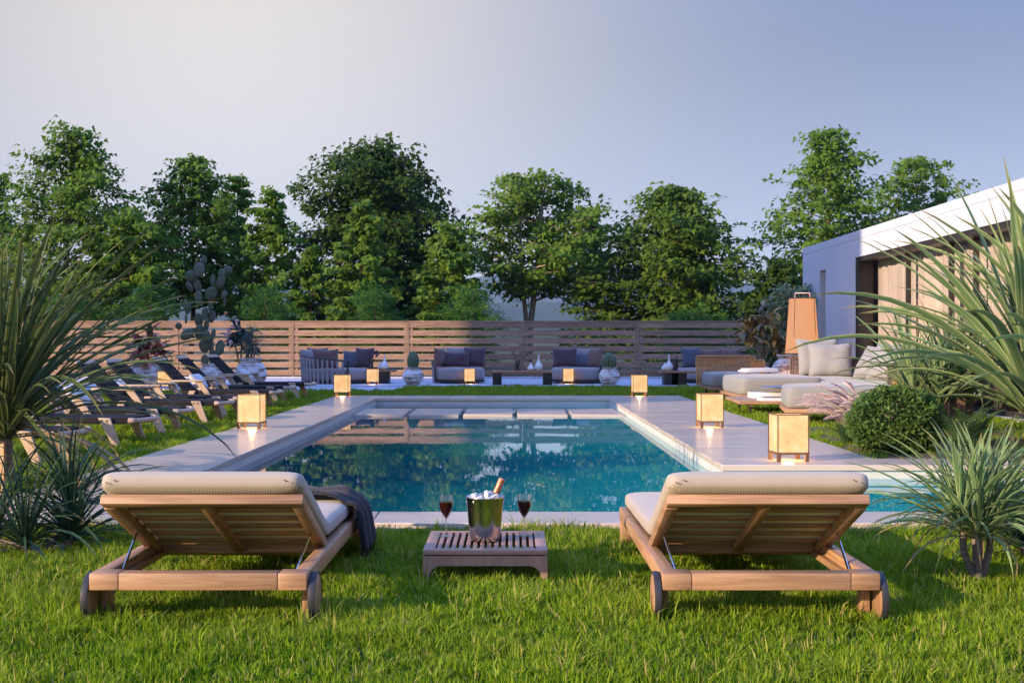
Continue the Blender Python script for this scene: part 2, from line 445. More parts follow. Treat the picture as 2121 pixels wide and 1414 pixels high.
m.bb(XP-.25, XP, Y1-.2, Y4+.2, b, tp).bb(XP, XQ, Y4, Y4+.2, b, tp).bb(XQ, XQ+.25, Y2+.001, Y4+.2, b, tp)
m.bb(XP, ARM, Y1-.2, Y1, b, tp).bb(XQ+.25, ARM, Y2, Y2+.25, b, tp).bb(ARM, ARM+.2, Y1-.2, Y2+.25, b, tp)
m.bb(XP, ARM, Y1, Y2+.001, b-.1, b).bb(XP, XQ, Y2, Y4, b-.1, b-.001)
struct(m.build('pool_wall', PWALL))
# pool water: mirror-like at this low angle, deep teal below the skin
t = NT('pool_water'); v = t.coords('Object')
n = t.noise(t.coords('Object', (1.2, 0.8, 1)), 1.6, 4, 0.5, 0.4); n2 = t.noise(v, 9, 2)
big = t.noise(t.coords('Object', (0.25, 0.12, 1)), 1.0, 2)
sx = t.new('ShaderNodeSeparateXYZ'); t.link(v, sx.inputs[0])
deepm = t.new('ShaderNodeMapRange'); deepm.inputs['From Min'].default_value = -1.5; deepm.inputs['From Max'].default_value = 2.6; t.link(sx.outputs['X'], deepm.inputs['Value'])
avg = t.new('ShaderNodeMath', operation='MULTIPLY_ADD'); t.link(big, avg.inputs[0]); avg.inputs[1].default_value = 0.5; 
hf = t.new('ShaderNodeMath', operation='MULTIPLY'); t.link(deepm.outputs['Result'], hf.inputs[0]); hf.inputs[1].default_value = 0.75; t.link(hf.outputs[0], avg.inputs[2])
t.set(Base_Color=t.ramp(avg.outputs[0], [(0.22, (0.0, 0.05, 0.07)), (0.9, (0.008, 0.34, 0.32))]), Roughness=0.012, IOR=1.33)
hh = t.new('ShaderNodeMath', operation='MULTIPLY_ADD'); t.link(n2, hh.inputs[0]); hh.inputs[1].default_value = 0.12; t.link(n, hh.inputs[2])
t.bump(hh.outputs[0], 0.035, 0.02); WATER = t.m
m = MB(); e = 0.002
m.add([(XP+e, Y1+e, WZ), (ARM-e, Y1+e, WZ), (ARM-e, Y2-e, WZ), (XP+e, Y2-e, WZ)], [[0,1,2,3]])
m.add([(XP+e, Y2-e, WZ), (XQ-e, Y2-e, WZ), (XQ-e, Y4-e, WZ), (XP+e, Y4-e, WZ)], [[0,1,2,3]])
struct(m.build('pool_water', WATER))

# stepping slabs across the far end of the pool
where = ['first stepping slab from the left pool edge, pale stone just above the water', 'second stepping slab from the left, pale stone just above the water',
         'middle one of the five pale stepping slabs across the pool', 'fourth stepping slab from the left, pale stone just above the water',
         'last stepping slab, the one next to the right pool edge']
for i, (a, b) in enumerate([(-2.47, -1.69), (-1.61, -.836), (-.76, .01), (.085, .868), (.935, 1.716)]):
    o = thing('stepping_slab', where[i], 'stepping stone', ((a+b)/2, 20.05, 0), 0, 'stepping slabs across the pool')
    MB().bb(-(b-a)/2, (b-a)/2, -.86, .86, -.105, -.035).build('slab', DECK, o, bevel=0.006, seg=1)
    MB().bb(-.12, .12, -.6, .6, -1.59, -.106).build('pier', PWALL, o)

# patio with its step and kerb
patio = struct(MB().bb(-16, 6.84, 29.3, 35.0, -0.3, 0.05).build('patio', PATIO, bevel=0.01, seg=1))
struct(MB().bb(-16, -2.55, 26.9, 29.299, -0.3, 0.022).build('patio_step', PATIO, bevel=0.008, seg=1))
struct(MB().bb(-16, 6.84, 35.0, 35.3, -0.3, 0.10).build('patio_kerb', PATIO, bevel=0.008, seg=1))
# planting bed right of the pool
m = MB(); rnd = random.Random(5); 
nx, ny = 26, 22; vs = []
for j in range(ny+1):
    for i in range(nx+1):
        x = XR+.02 + i*(5.6/nx); y = Y3+.02 + j*(4.2/ny)
        ed = min(i, nx-i, j, ny-j)
        vs.append((x, y, 0.006 if ed == 0 else 0.02 + rnd.random()*0.035))
m.add(vs, [[j*(nx+1)+i, j*(nx+1)+i+1, (j+1)*(nx+1)+i+1, (j+1)*(nx+1)+i] for j in range(ny) for i in range(nx)])
struct(m.build('planting_bed', DIRT, smooth=True))

# ------------------------------------------------------------------ fence: posts, boards, cap
f = thing('slatted_fence', 'wooden fence of wide horizontal boards behind the patio', 'fence', (0, 35.6, 0))
FX = [-16.35, -13.0, -9.66, -6.32, -3.0, 0.33, 3.65, 6.98, 10.3]
pitch = .2285
for i, x in enumerate(FX):
    MB().bb(x-.018, x+.018, -.05, -.001, 0, 1.66).build('post', FENCE_P, f)
    for k in range(7):
        if k < 6:
            z = 1.66 - .005 - .165 - k*pitch
            MB().bb(x-.13, x+.13, -.02, .018, z-.066, z-.001).build('spacer', FENCE_W, f)
brd = {}
for i in range(len(FX)-1):
    for k in range(7):
        z1 = 1.655 - k*pitch
        w_ = FX[i+1]-FX[i]-.044
        if k not in brd or abs(brd[k][1]-w_) > .02:
            o = MB().box((0, 0, 0), (w_, .034, .163)).build('board', FENCE_W, f, bevel=.004, seg=1); brd[k] = (o, w_)
        else:
            o = brd[k][0].copy(); C.objects.link(o)
        o.location = ((FX[i]+FX[i+1])/2, -.022, z1-.0815)
for i in range(len(FX)-1):
    MB().bb(FX[i]+.004, FX[i+1]-.004, -.06, .05, 1.661, 1.695).build('cap_rail', FENCE_W, f, bevel=.003, seg=1)

# ------------------------------------------------------------------ white house on the right
WX = 6.85
h = thing('white_house', 'white flat-roofed house with a long row of tall curtained windows', 'house', (0, 0, 0))
ZT, ZF = 3.29, 2.77
YE = 29.0
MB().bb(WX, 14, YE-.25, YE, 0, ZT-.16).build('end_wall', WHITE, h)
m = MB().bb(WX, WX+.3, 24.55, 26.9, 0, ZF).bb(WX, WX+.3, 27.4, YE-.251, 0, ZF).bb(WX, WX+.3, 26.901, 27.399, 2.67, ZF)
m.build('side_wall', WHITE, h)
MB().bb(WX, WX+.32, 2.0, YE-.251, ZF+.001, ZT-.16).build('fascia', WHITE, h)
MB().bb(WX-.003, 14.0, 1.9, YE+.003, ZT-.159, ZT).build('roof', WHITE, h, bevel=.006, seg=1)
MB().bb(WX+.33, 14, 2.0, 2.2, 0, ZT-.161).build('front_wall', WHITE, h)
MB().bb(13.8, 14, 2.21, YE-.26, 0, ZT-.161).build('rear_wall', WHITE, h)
MB().bb(WX-.02, 14, 2, YE, -.2, .04).build('floor_slab', PATIO, h)
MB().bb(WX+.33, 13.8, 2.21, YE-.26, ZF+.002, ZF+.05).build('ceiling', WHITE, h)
t = NT('house_glass'); gl = t.new('ShaderNodeBsdfGlossy'); gl.inputs['Roughness'].default_value = 0.01
tr = t.new('ShaderNodeBsdfTransparent'); tr.inputs['Color'].default_value = (0.92, 0.93, 0.93, 1)
fr = t.new('ShaderNodeFresnel'); fr.inputs['IOR'].default_value = 1.5
ms = t.new('ShaderNodeMixShader'); t.link(fr.outputs[0], ms.inputs[0]); t.link(tr.outputs[0], ms.inputs[1]); t.link(gl.outputs[0], ms.inputs[2]); t.link(ms.outputs[0], t.out.inputs['Surface'])
GLASS = t.m
t = NT('curtain_cloth'); v = t.coords('Object')
t.set(Base_Color=t.ramp(t.noise(t.coords('Object', (1, 3, 0.15)), 1.2, 4), [(0.35, (0.50, 0.41, 0.385)), (0.65, (0.66, 0.57, 0.54))]), Roughness=0.9)
CURT = t.m
sl = MB().add([(WX+.18, 26.9, .05), (WX+.18, 27.4, .05), (WX+.18, 27.4, 2.67), (WX+.18, 26.9, 2.67)], [[0,3,2,1]]).build('narrow_pane', GLASS, h)
m = MB().bb(WX+.13, WX+.25, 26.88, 27.1, .05, 2.668); m.build('narrow_frame', DARKM, sl)
MY = [24.35, 21.9, 19.75, 18.7, 16.4, 14.0, 11.6, 9.2, 6.8, 4.4, 2.3]
m = MB().bb(WX+.001, WX+.298, 24.36, 24.548, .05, ZF-.001); m.build('end_frame', DARKM, h)
MB().bb(WX+.02, WX+.26, 2.2, 24.36, ZF-.09, ZF-.002).build('head_frame', DARKM, h)
MB().bb(WX+.14, WX+.26, 2.2, 24.36, .041, .11).build('sill_frame', DARKM, h)
for i in range(len(MY)-1):
    a, b = MY[i+1], MY[i]
    w = MB().add([(WX+.2, a+.03, .111), (WX+.2, b-.03, .111), (WX+.2, b-.03, ZF-.091), (WX+.2, a+.03, ZF-.091)], [[0,3,2,1]]).build('window', GLASS, h)
    MB().bb(WX+.16, WX+.24, a-.03, a+.029, .111, ZF-.091).build('mullion', DARKM, w)
    m = MB(); n_ = int((b-a)/.035); vs = []
    for j in range(n_+1):
        y = a-.02 + (b-a+.02)*j/n_
        x = WX+.42 + .035*math.sin(y*34) + .02*math.sin(y*13+i)
        vs += [(x, y, .06), (x+.008*math.sin(y*50), y, ZF-.03)]
    m.add(vs, [[2*j, 2*j+2, 2*j+3, 2*j+1] for j in range(n_)])
    m.build('curtain', CURT, w, smooth=True, angle=80)

# unseen house added to the left, outside the picture, shaped to shade the patio
nb = thing('added_shade_house', 'unseen house-like block added left of the garden to shade the patio', 'house', (0, 0, 0))
ca, sa = math.cos(SUN_AZ), math.sin(SUN_AZ)
def us(u, s_, z): return (u*ca - s_*sa, u*sa + s_*ca, z)
def usbox(u0, u1, s0, s1, z0, z1):
    vs = [us(u, s_, z) for u in (u0, u1) for s_ in (s0, s1) for z in (z0, z1)]
    return MB().add(vs, [[0,1,3,2],[4,6,7,5],[0,4,5,1],[2,3,7,6],[0,2,6,4],[1,5,7,3]])
S0, S1 = 23.0, 30.55
usbox(-11, -3.2, S0, S1, 0, 10.1).build('wall', plain('cream_render', (0.5, 0.45, 0.38), (0.45, 0.4, 0.34), 1.5, 0.9, 0.2), nb)
usbox(-11, -3.2, 16.6, S0-.001, 5.6, 10.6).build('upper_shade_block', bpy.data.materials['cream_render'], nb)  # overhang added to shade the end wall while the decks stay sunlit
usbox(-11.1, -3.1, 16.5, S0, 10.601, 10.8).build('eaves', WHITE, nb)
usbox(-11.1, -3.1, S0+.01, S1+.02, 10.102, 10.3).build('roof', plain('roof_slab', (0.3, 0.27, 0.25), (0.25, 0.22, 0.2), 3, 0.9), nb)
for k in range(3):
    for zz in (1.0, 4.0, 6.9):
        w = usbox(-3.21, -3.16, S0+1.2+k*2.7, S0+2.4+k*2.7, zz, zz+1.5).build('window', GLASS, nb)
        usbox(-3.159, -3.12, S0+1.15+k*2.7, S0+2.45+k*2.7, zz-.09, zz-.02).build('sill', WHITE, w)

# ------------------------------------------------------------------ far hills
t = NT('wooded_hills'); v = t.coords('Object')
t.set(Base_Color=t.ramp(t.noise(v, 0.012, 8, 0.7), [(0.35, (0.03, 0.05, 0.03)), (0.65, (0.07, 0.085, 0.045))]), Roughness=1.0, Specular_IOR_Level=0.0); HILL = t.m
def hills(y0, depth, hmax, seed, x0, x1, nx=150, ny=26):
    rs = random.Random(seed); ph = [(rs.uniform(.4, 1.6)*k, rs.uniform(0, 6.3), rs.uniform(0, 6.3), 1/(k**1.05)) for k in (1, 2, 3, 5, 8, 13, 21)]
    vs = []
    for j in range(ny+1):
        v_ = j/ny
        for i in range(nx+1):
            u = i/nx; x = x0 + (x1-x0)*u
            q = sum(a*math.sin(f_*u*9+p+1.7*math.sin(v_*f_*1.3+p2)) for f_, p, p2, a in ph)
            z = hmax*(math.sin(PI*min(1, v_*1.25)*.5)**1.3) * max(0.06, .55 + .22*q) - 3
            vs.append((x, y0 + depth*v_, z))
    m = MB().add(vs, [[j*(nx+1)+i, j*(nx+1)+i+1, (j+1)*(nx+1)+i+1, (j+1)*(nx+1)+i] for j in range(ny) for i in range(nx)])
    return struct(m.build('hills', HILL, smooth=True, angle=180))
hills(700, 500, 26, 3, -900, 900)
hills(1500, 900, 120, 11, -1800, 1900)
hills(2700, 900, 225, 23, -3000, 3000)
# evening air between the garden and the hills
t = NT('evening_air'); vp = t.new('ShaderNodeVolumePrincipled')
vp.inputs['Density'].default_value = 0.00015; vp.inputs['Color'].default_value = (0.45, 0.64, 0.95, 1)
for l_ in list(t.out.inputs['Surface'].links): t.m.node_tree.links.remove(l_)
t.n.remove(t.b); t.link(vp.outputs[0], t.out.inputs['Volume'])
hz = MB().bb(-3800, 3800, -320, 4400, -6, 330).build('haze', t.m); hz['kind'] = 'stuff'; hz['label'] = 'thin blue evening haze over the garden and the far hills'
# ------------------------------------------------------------------ teak sun loungers on the near lawn
def make_lounger(label):
    t = thing('sun_lounger', label, 'sun lounger', (0,0,0), 0, 'teak sun loungers on the near lawn')
    W, Ln = .42, 1.92
    zt, zb = .208, .142; zm = (zt+zb)/2
    MB().bb(-W+.1145, W-.1145, -.0, .075, zb, zt).build('rear_rail', TEAK_X, t, bevel=.004)
    for s in (-1, 1):
        MB().bb(min(s*W, s*(W-.113)), max(s*W, s*(W-.113)), 0, .098, zb, zt).build('corner_block', TEAK_X, t, bevel=.006, seg=2)
        MB().bb(min(s*W, s*(W-.06)), max(s*W, s*(W-.06)), .1, Ln, zb, zt).build('side_rail', TEAK_Y, t, bevel=.007)
        MB().bb(min(s*(W-.062), s*(W-.085)), max(s*(W-.062), s*(W-.085)), .12, 1.8, zb+.004, zb+.03).build('support_ledge', TEAK_Y, t)
        MB().bb(min(s*(W-.002), s*(W-.062)), max(s*(W-.002), s*(W-.062)), Ln-.075, Ln-.004, 0, zb-.001).build('leg', TEAK_Z, t, bevel=.005)
        MB().bb(min(s*(W-.004), s*(W-.04)), max(s*(W-.004), s*(W-.04)), .125, .19, .0, zb-.001).build('leg', TEAK_Z, t, bevel=.005)
        wh = MB(); wh_c = (s*(W+.017), .085, .100)
        pr = [(.0001, -.012), (.090, -.012), (.094, -.009), (.094, .009), (.090, .012), (.0001, .012)]
        m = MB().lathe(pr, 40)
        m.v = [(wh_c[0]+z, wh_c[1]+x, wh_c[2]+y) for x, y, z in m.v]
        w_ = m.build('wheel', TEAK_Z, t, smooth=True)
        m = MB().lathe([(.0935, -.0135), (.0985, -.0125), (.101, 0), (.0985, .0125), (.0935, .0135)], 40)
        m.f = m.f[:-2]
        m.v = [(wh_c[0]+z, wh_c[1]+x, wh_c[2]+y) for x, y, z in m.v]
        m.build('tyre', RUBBER, w_, smooth=True)
        MB().tube([(s*(W+.003), .085, .100), (s*(W+.032), .085, .100)], .008, 10).build('hub', STEEL, w_, smooth=True)
    MB().bb(-W+.061, W-.061, Ln-.07, Ln, zb, zt).build('foot_rail', TEAK_X, t, bevel=.006)
    for k in range(7):
        y = .86 + k*.145
        MB().bb(-W+.061, W-.061, y, y+.07, zt-.028, zt-.008).build('seat_slat', TEAK_X, t, bevel=.003, seg=1)
    H = Vector((0, .80, .178)); T = Vector((0, .065, .505)); u = (T-H).normalized(); n = Vector((0, -u.z, u.y))
    if n.z < 0: n = -n
    Lb = (T-H).length; bw = .395
    def bk(x0, x1, a, b, d0, d1):                                   # x range, along the back, below its face
        vs = []
        for x in (x0, x1):
            for q in (a, b):
                for d in (d0, d1): vs.append(Vector((x, 0, 0)) + H + u*q - n*d)
        return MB().add(vs, [[0,1,3,2],[4,6,7,5],[0,4,5,1],[2,3,7,6],[0,2,6,4],[1,5,7,3]])
    bk(-bw, bw, Lb-.055, Lb, 0, .04).build('top_rail', TEAK_X, t, bevel=.004)
    bk(-bw+.05, bw-.05, .0, .06, 0.002, .04).build('bottom_rail', TEAK_X, t, bevel=.004)
    for s in (-1, 1):
        bk(min(s*bw, s*(bw-.048)), max(s*bw, s*(bw-.048)), 0, Lb-.056, 0, .045).build('back_side_rail', TEAK_Y, t, bevel=.004)
    bk(-.022, .022, .061, Lb-.057, .016, .040).build('centre_bar', TEAK_Y, t, bevel=.003)
    bk(-bw+.049, bw-.049, .062, Lb-.058, -.0015, .001).build('added_pale_sheet', PALE_SHEET, t)  # pale sheet added so the shaded fabric looks brighter between the slats
    for k in range(5):
        q = .12 + k*.118
        bk(-bw+.049, bw-.049, q, q+.032, .004, .013).build('back_slat', TEAK_X, t, bevel=.003, seg=1)
    for s in (-1, 1):
        a = H + u*(Lb*.47) - n*.03 + Vector((s*(bw-.03), 0, 0)); b = Vector((s*(W-.075), .16, .175))
        o = MB().tube([a, b], .0058, 8).build('strut', STEEL, t, smooth=True)
        MB().tube([a+Vector((-.018, 0, 0)), a+Vector((.018, 0, 0))], .009, 8).build('pivot', STEEL, o, smooth=True)
    # mattress: bent round the hinge
    th = .088; half = .395
    c0 = T + u*.045 + n*(th/2+.003); c1 = H + n*(th/2+.03) + u*.02
    ctrl = []
    c1 = Vector((0, .85, zt+th/2+.012))
    cE = Vector((0, Ln-.02, zt+th/2-.002))
    N1, N2 = 14, 16
    cm = H + n*(th/2+.008) + u*.10
    for i in range(N1+1): ctrl.append(c0.lerp(cm, i/N1))
    for i in range(1, 3): ctrl.append(cm.lerp(c1, i/3))
    ctrl.append(c1.copy())
    for i in range(1, N2+1): ctrl.append(c1.lerp(cE, i/N2))
    for _ in range(3):
        ctrl = [ctrl[0]] + [(ctrl[i-1]+ctrl[i]*2+ctrl[i+1])/4 for i in range(1, len(ctrl)-1)] + [ctrl[-1]]
    # extra rings for the rounded ends
    d0 = (ctrl[0]-ctrl[1]).normalized(); d1 = (ctrl[-1]-ctrl[-2]).normalized()
    rings = [(ctrl[0]+d0*.0, .12)]
    path = []; r_end = .045
    for k in range(7):
        q = k/6*PI/2; path.append((ctrl[0] - d0*(r_end*(1-math.sin(q))), math.sin(q)))
    path = [(ctrl[0] - d0*(r_end*(1-math.cos(q_))), math.sin(q_)) for q_ in [PI/2*k/6 for k in range(7)]]
    path = [(p, s_) for p, s_ in path]
    body = [(p, 1.0) for p in ctrl[2:-2]]
    tail = [(ctrl[-1] - d1*(r_end*(1-math.cos(q_))), math.sin(q_)) for q_ in [PI/2*(6-k)/6 for k in range(7)]]
    seq = path + body + tail
    M = 40; vs = []; fs = []
    rr = random.Random(3)
    for i, (p, s_) in enumerate(seq):
        a = seq[max(i-1, 0)][0]; b = seq[min(i+1, len(seq)-1)][0]
        tn = (b-a)
        tn = tn.normalized() if tn.length > 1e-6 else u
        nn = Vector((0, -tn.z, tn.y));  nn = nn if nn.z > 0 else -nn
        if i < 7: nn = n
        hx = half - .045*(1-s_); hz = th/2*(.10 + .90*s_)
        puff = 1 + .045*math.sin(i*1.1)
        for k in range(M):
            a_ = 2*PI*k/M; ca_, sa_ = math.cos(a_), math.sin(a_)
            ex = math.copysign(abs(ca_)**.2, ca_); ez = math.copysign(abs(sa_)**.5, sa_)
            vs.append(Vector((hx*ex, 0, 0)) + p + nn*(hz*ez*puff))
    for i in range(len(seq)-1):
        for k in range(M):
            k2 = (k+1) % M; fs.append([i*M+k, i*M+k2, (i+1)*M+k2, (i+1)*M+k])
    fs.append(list(range(M))); fs.append([(len(seq)-1)*M+k for k in range(M)][::-1])
    mt = MB().add(vs, fs).build('mattress', CUSH, t, smooth=True, angle=75)
    for s in (-1, 1):                                              # small stitched tufts on the two top corners
        m = MB()
        for k in range(2):
            b = c0 + Vector((s*(half-.035-.03*k), 0, 0)) - u*(-.004) - n*(.018-.01*k) + u*.0005
            m.beam(b + Vector((-.006, 0, .003)), b + Vector((.006, 0, -.003)), .003, .003)
        m.build('stitching', DARKM, mt)
    return t
LX, LY = -1.21, 4.74
l1 = make_lounger('teak sun lounger with beige mattress, left of the low drinks table, throw on its foot')
l1.location = (LX, LY, 0)
l2 = dup(l1, (1.0, LY, 0), 0, 'teak sun lounger with beige mattress, right of the low drinks table, no throw')

# charcoal throw over the foot of the left lounger
m = MB(); nu, nv = 26, 22; vs = []
rs = random.Random(8)
for j in range(nv+1):
    q = j/nv
    for i in range(nu+1):
        p = i/nu
        x = -.16 + .83*p
        edge = .385
        y = 1.40 + .42*q + .05*math.sin(p*5+q*2) - .10*p + .22*max(0, p-.55)
        z = .337 + .012*math.sin(p*16+q*5) + .008*math.sin(q*22+p*7)
        if x < edge: z -= .03*max(0, (x-.30)/.085)**2
        else:
            o_ = x-edge; 
            xr = edge + .055*(1-math.exp(-o_/.03)) + .02*math.sin(q*18)*min(1, o_/.1) + o_*.10
            z = .307 + .006*math.sin(q*16) - max(0, o_-.01)*.88 
            x = xr
        if q > .93 and x < edge: z -= .02*(q-.93)/.07
        vs.append((LX + x, LY + y, max(z, .03)))
m.add(vs, [[j*(nu+1)+i, j*(nu+1)+i+1, (j+1)*(nu+1)+i+1, (j+1)*(nu+1)+i] for j in range(nv) for i in range(nu)])
thr = m.build('throw_blanket', THROW, None, smooth=True, angle=180)
tag(thr, 'dark charcoal throw draped over the foot of a sun lounger', 'blanket')
sm = thr.modifiers.new('thickness', 'SOLIDIFY'); sm.thickness = .012; sm.offset = 1
m = MB()
for j in range(0, nv+1):
    p = Vector(vs[j*(nu+1)+nu]); m.tube([p, p+Vector((.004, 0, -.02)), p+Vector((rs.uniform(-.006, .012), rs.uniform(-.01, .01), -.045))], .003, 4)
m.build('fringe', THROW, thr)

# ------------------------------------------------------------------ low drinks table
TX, TY, TS, TZ = -.122, 5.58, .565, .157
st = thing('side_table', 'low slatted wooden drinks table between the two teak loungers', 'side table', (TX, TY, 0))
hw = TS/2
MB().bb(-hw, hw, 0, .045, TZ-.024, TZ).build('front_edge', wood('table_wood_x', (0.36, 0.21, 0.15), (0.235, 0.13, 0.092), 0), st, bevel=.003)
MB().bb(-hw, hw, TS-.045, TS, TZ-.024, TZ).build('back_edge', bpy.data.materials['table_wood_x'], st, bevel=.003)
for s in (-1, 1): MB().bb(min(s*hw, s*(hw-.052)), max(s*hw, s*(hw-.052)), .046, TS-.046, TZ-.024, TZ).build('end_board', TABLE_W, st, bevel=.003)
ns = 14; span = TS - .108; pw = span/ns
for k in range(ns):
    x = -span/2 + pw*(k+.5)
    MB().bb(x-pw*.30, x+pw*.30, .046, TS-.046, TZ-.022, TZ-.001).build('slat', TABLE_W, st, bevel=.002, seg=1)
def apron(y0, th, wide, fn):
    hz = TZ-.029; a = wide/2; out = [(-a, hz), (-a, 0), (-a+.018, 0)]
    for k in range(9):
        q = PI/2*k/8; out.append((-a+.028 + .055*(1-math.cos(q)), hz-.12+.02 + .055*math.sin(q)))
    out2 = [(-x, z) for x, z in out[2:]][::-1]
    out = out + out2 + [(a, 0), (a, hz)]
    seen = []; [seen.append(p) for p in out if p not in seen]
    return MB().prism(seen, fn, th)
apron(0, .03, TS, lambda u_, v_, w_: (u_, .018+w_, v_)).build('front_apron', TABLE_WZ, st)
apron(0, .03, TS, lambda u_, v_, w_: (u_, TS-.018+w_, v_)).build('back_apron', TABLE_WZ, st)
for s in (-1, 1):
    MB().bb(s*(hw-.016)-.014, s*(hw-.016)+.014, .034, TS-.034, TZ-.075, TZ-.029).build('side_apron', TABLE_W, st)

# steel ice bucket, ice, bottle
bk_ = thing('ice_bucket', 'polished steel ice bucket in the middle of the low table', 'ice bucket', (-.128, 5.835, TZ+.001))
prof = [(.001, 0), (.062, 0), (.068, .004), (.073, .03), (.079, .09), (.085, .15), (.090, .2), (.093, .207), (.0925, .209), (.088, .206), (.083, .15), (.077, .09), (.07, .02), (.001, .012)]
MB().lathe(prof, 56).build('shell', STEEL, bk_, smooth=True, angle=50)
t = NT('ice'); t.set(Base_Color=(0.95, 0.97, 1.0), Roughness=0.12, IOR=1.31, Transmission_Weight=0.55); t.bump(t.noise(t.coords('Object'), 60, 3), .4, .01); ICE = t.m
m = MB(); rs = random.Random(4)
for k in range(46):
    a = rs.uniform(0, 2*PI); r_ = .078*math.sqrt(rs.random()); zz = .185 + rs.random()*.042*(1-(r_/.09)**2)
    s_ = rs.uniform(.022, .034)
    m.box((r_*math.cos(a), r_*math.sin(a), zz), (s_, s_*rs.uniform(.8, 1.2), s_*rs.uniform(.7, 1)), (rs.uniform(0, 3), rs.uniform(0, 3), rs.uniform(0, 3)))
ice = m.build('ice', ICE, None, bevel=.003, seg=1); ice.location = (-.128, 5.835, TZ+.001)
tag(ice, 'heap of clear ice cubes filling the steel bucket', 'ice', None, 'stuff')
t = NT('bottle_glass'); t.set(Base_Color=(0.10, 0.14, 0.06), Roughness=0.06, Transmission_Weight=0.6); BOT = t.m
FOIL = plain('copper_foil', (0.62, 0.24, 0.13), (0.5, 0.17, 0.1), 30, 0.38, 0.5, 60, metal=0.6, bd=0.004)
bt = thing('champagne_bottle', 'bottle with copper foil neck leaning in the ice bucket', 'bottle', (-.128-.035, 5.845, TZ+.03))
bt.rotation_euler = (R(-4), R(24), 0)
MB().lathe([(.001, 0), (.036, 0), (.04, .006), (.04, .10), (.036, .125), (.024, .155), (.0165, .175), (.0155, .2)], 24).build('glass', BOT, bt, smooth=True)
MB().lathe([(.0157, .192), (.0162, .2), (.0148, .245), (.0158, .262), (.016, .27)], 20).build('neck_foil', FOIL, bt, smooth=True)
m = MB().lathe([(.016, .2702), (.0172, .276), (.0155, .284), (.009, .288), (.001, .289)], 16)
m.build('cork', FOIL, bt, smooth=True)
m = MB().lathe([(.0158, .186), (.0185, .189), (.0185, .194), (.0165, .196)], 20); m.build('collar', CERAM, bt, smooth=True)

# wine glasses
t = NT('wine_glass_crystal'); gl = t.new('ShaderNodeBsdfGlass'); gl.inputs['Roughness'].default_value = 0; gl.inputs['IOR'].default_value = 1.25
gl.inputs['Color'].default_value = (0.97, 0.98, 0.98, 1)
tr = t.new('ShaderNodeBsdfTransparent'); ms = t.new('ShaderNodeMixShader'); ms.inputs[0].default_value = 0.45
t.link(tr.outputs[0], ms.inputs[1]); t.link(gl.outputs[0], ms.inputs[2]); t.link(ms.outputs[0], t.out.inputs['Surface']); CRYS = t.m
t = NT('red_wine'); t.set(Base_Color=(0.075, 0.012, 0.012), Roughness=0.05, IOR=1.34); WINE = t.m
def make_glass(label, x, y):
    g = thing('wine_glass', label, 'wine glass', (x, y, TZ+.001), 0, 'wine glasses on the low table')
    MB().lathe([(.001, 0), (.034, 0), (.035, .002), (.02, .007), (.006, .013), (.0035, .03), (.0035, .07), (.006, .085), (.0235, .115), (.0335, .145), (.0345, .165), (.031, .2), (.0302, .2), (.0335, .165), (.0325, .145), (.0225, .117), (.004, .089), (.001, .087)], 32).build('glass', CRYS, g, smooth=True, angle=60)
    MB().lathe([(.001, .0885), (.0035, .0895), (.0222, .1175), (.0322, .146), (.0333, .163), (.033, .166), (.001, .166)], 28).build('wine', WINE, g, smooth=True, angle=50)
    return g
g1 = make_glass('wine glass of red wine left of the ice bucket', -.319, 5.96)
g2 = dup(g1, (.059, 5.99, TZ+.001), 1.0, 'wine glass of red wine right of the ice bucket')

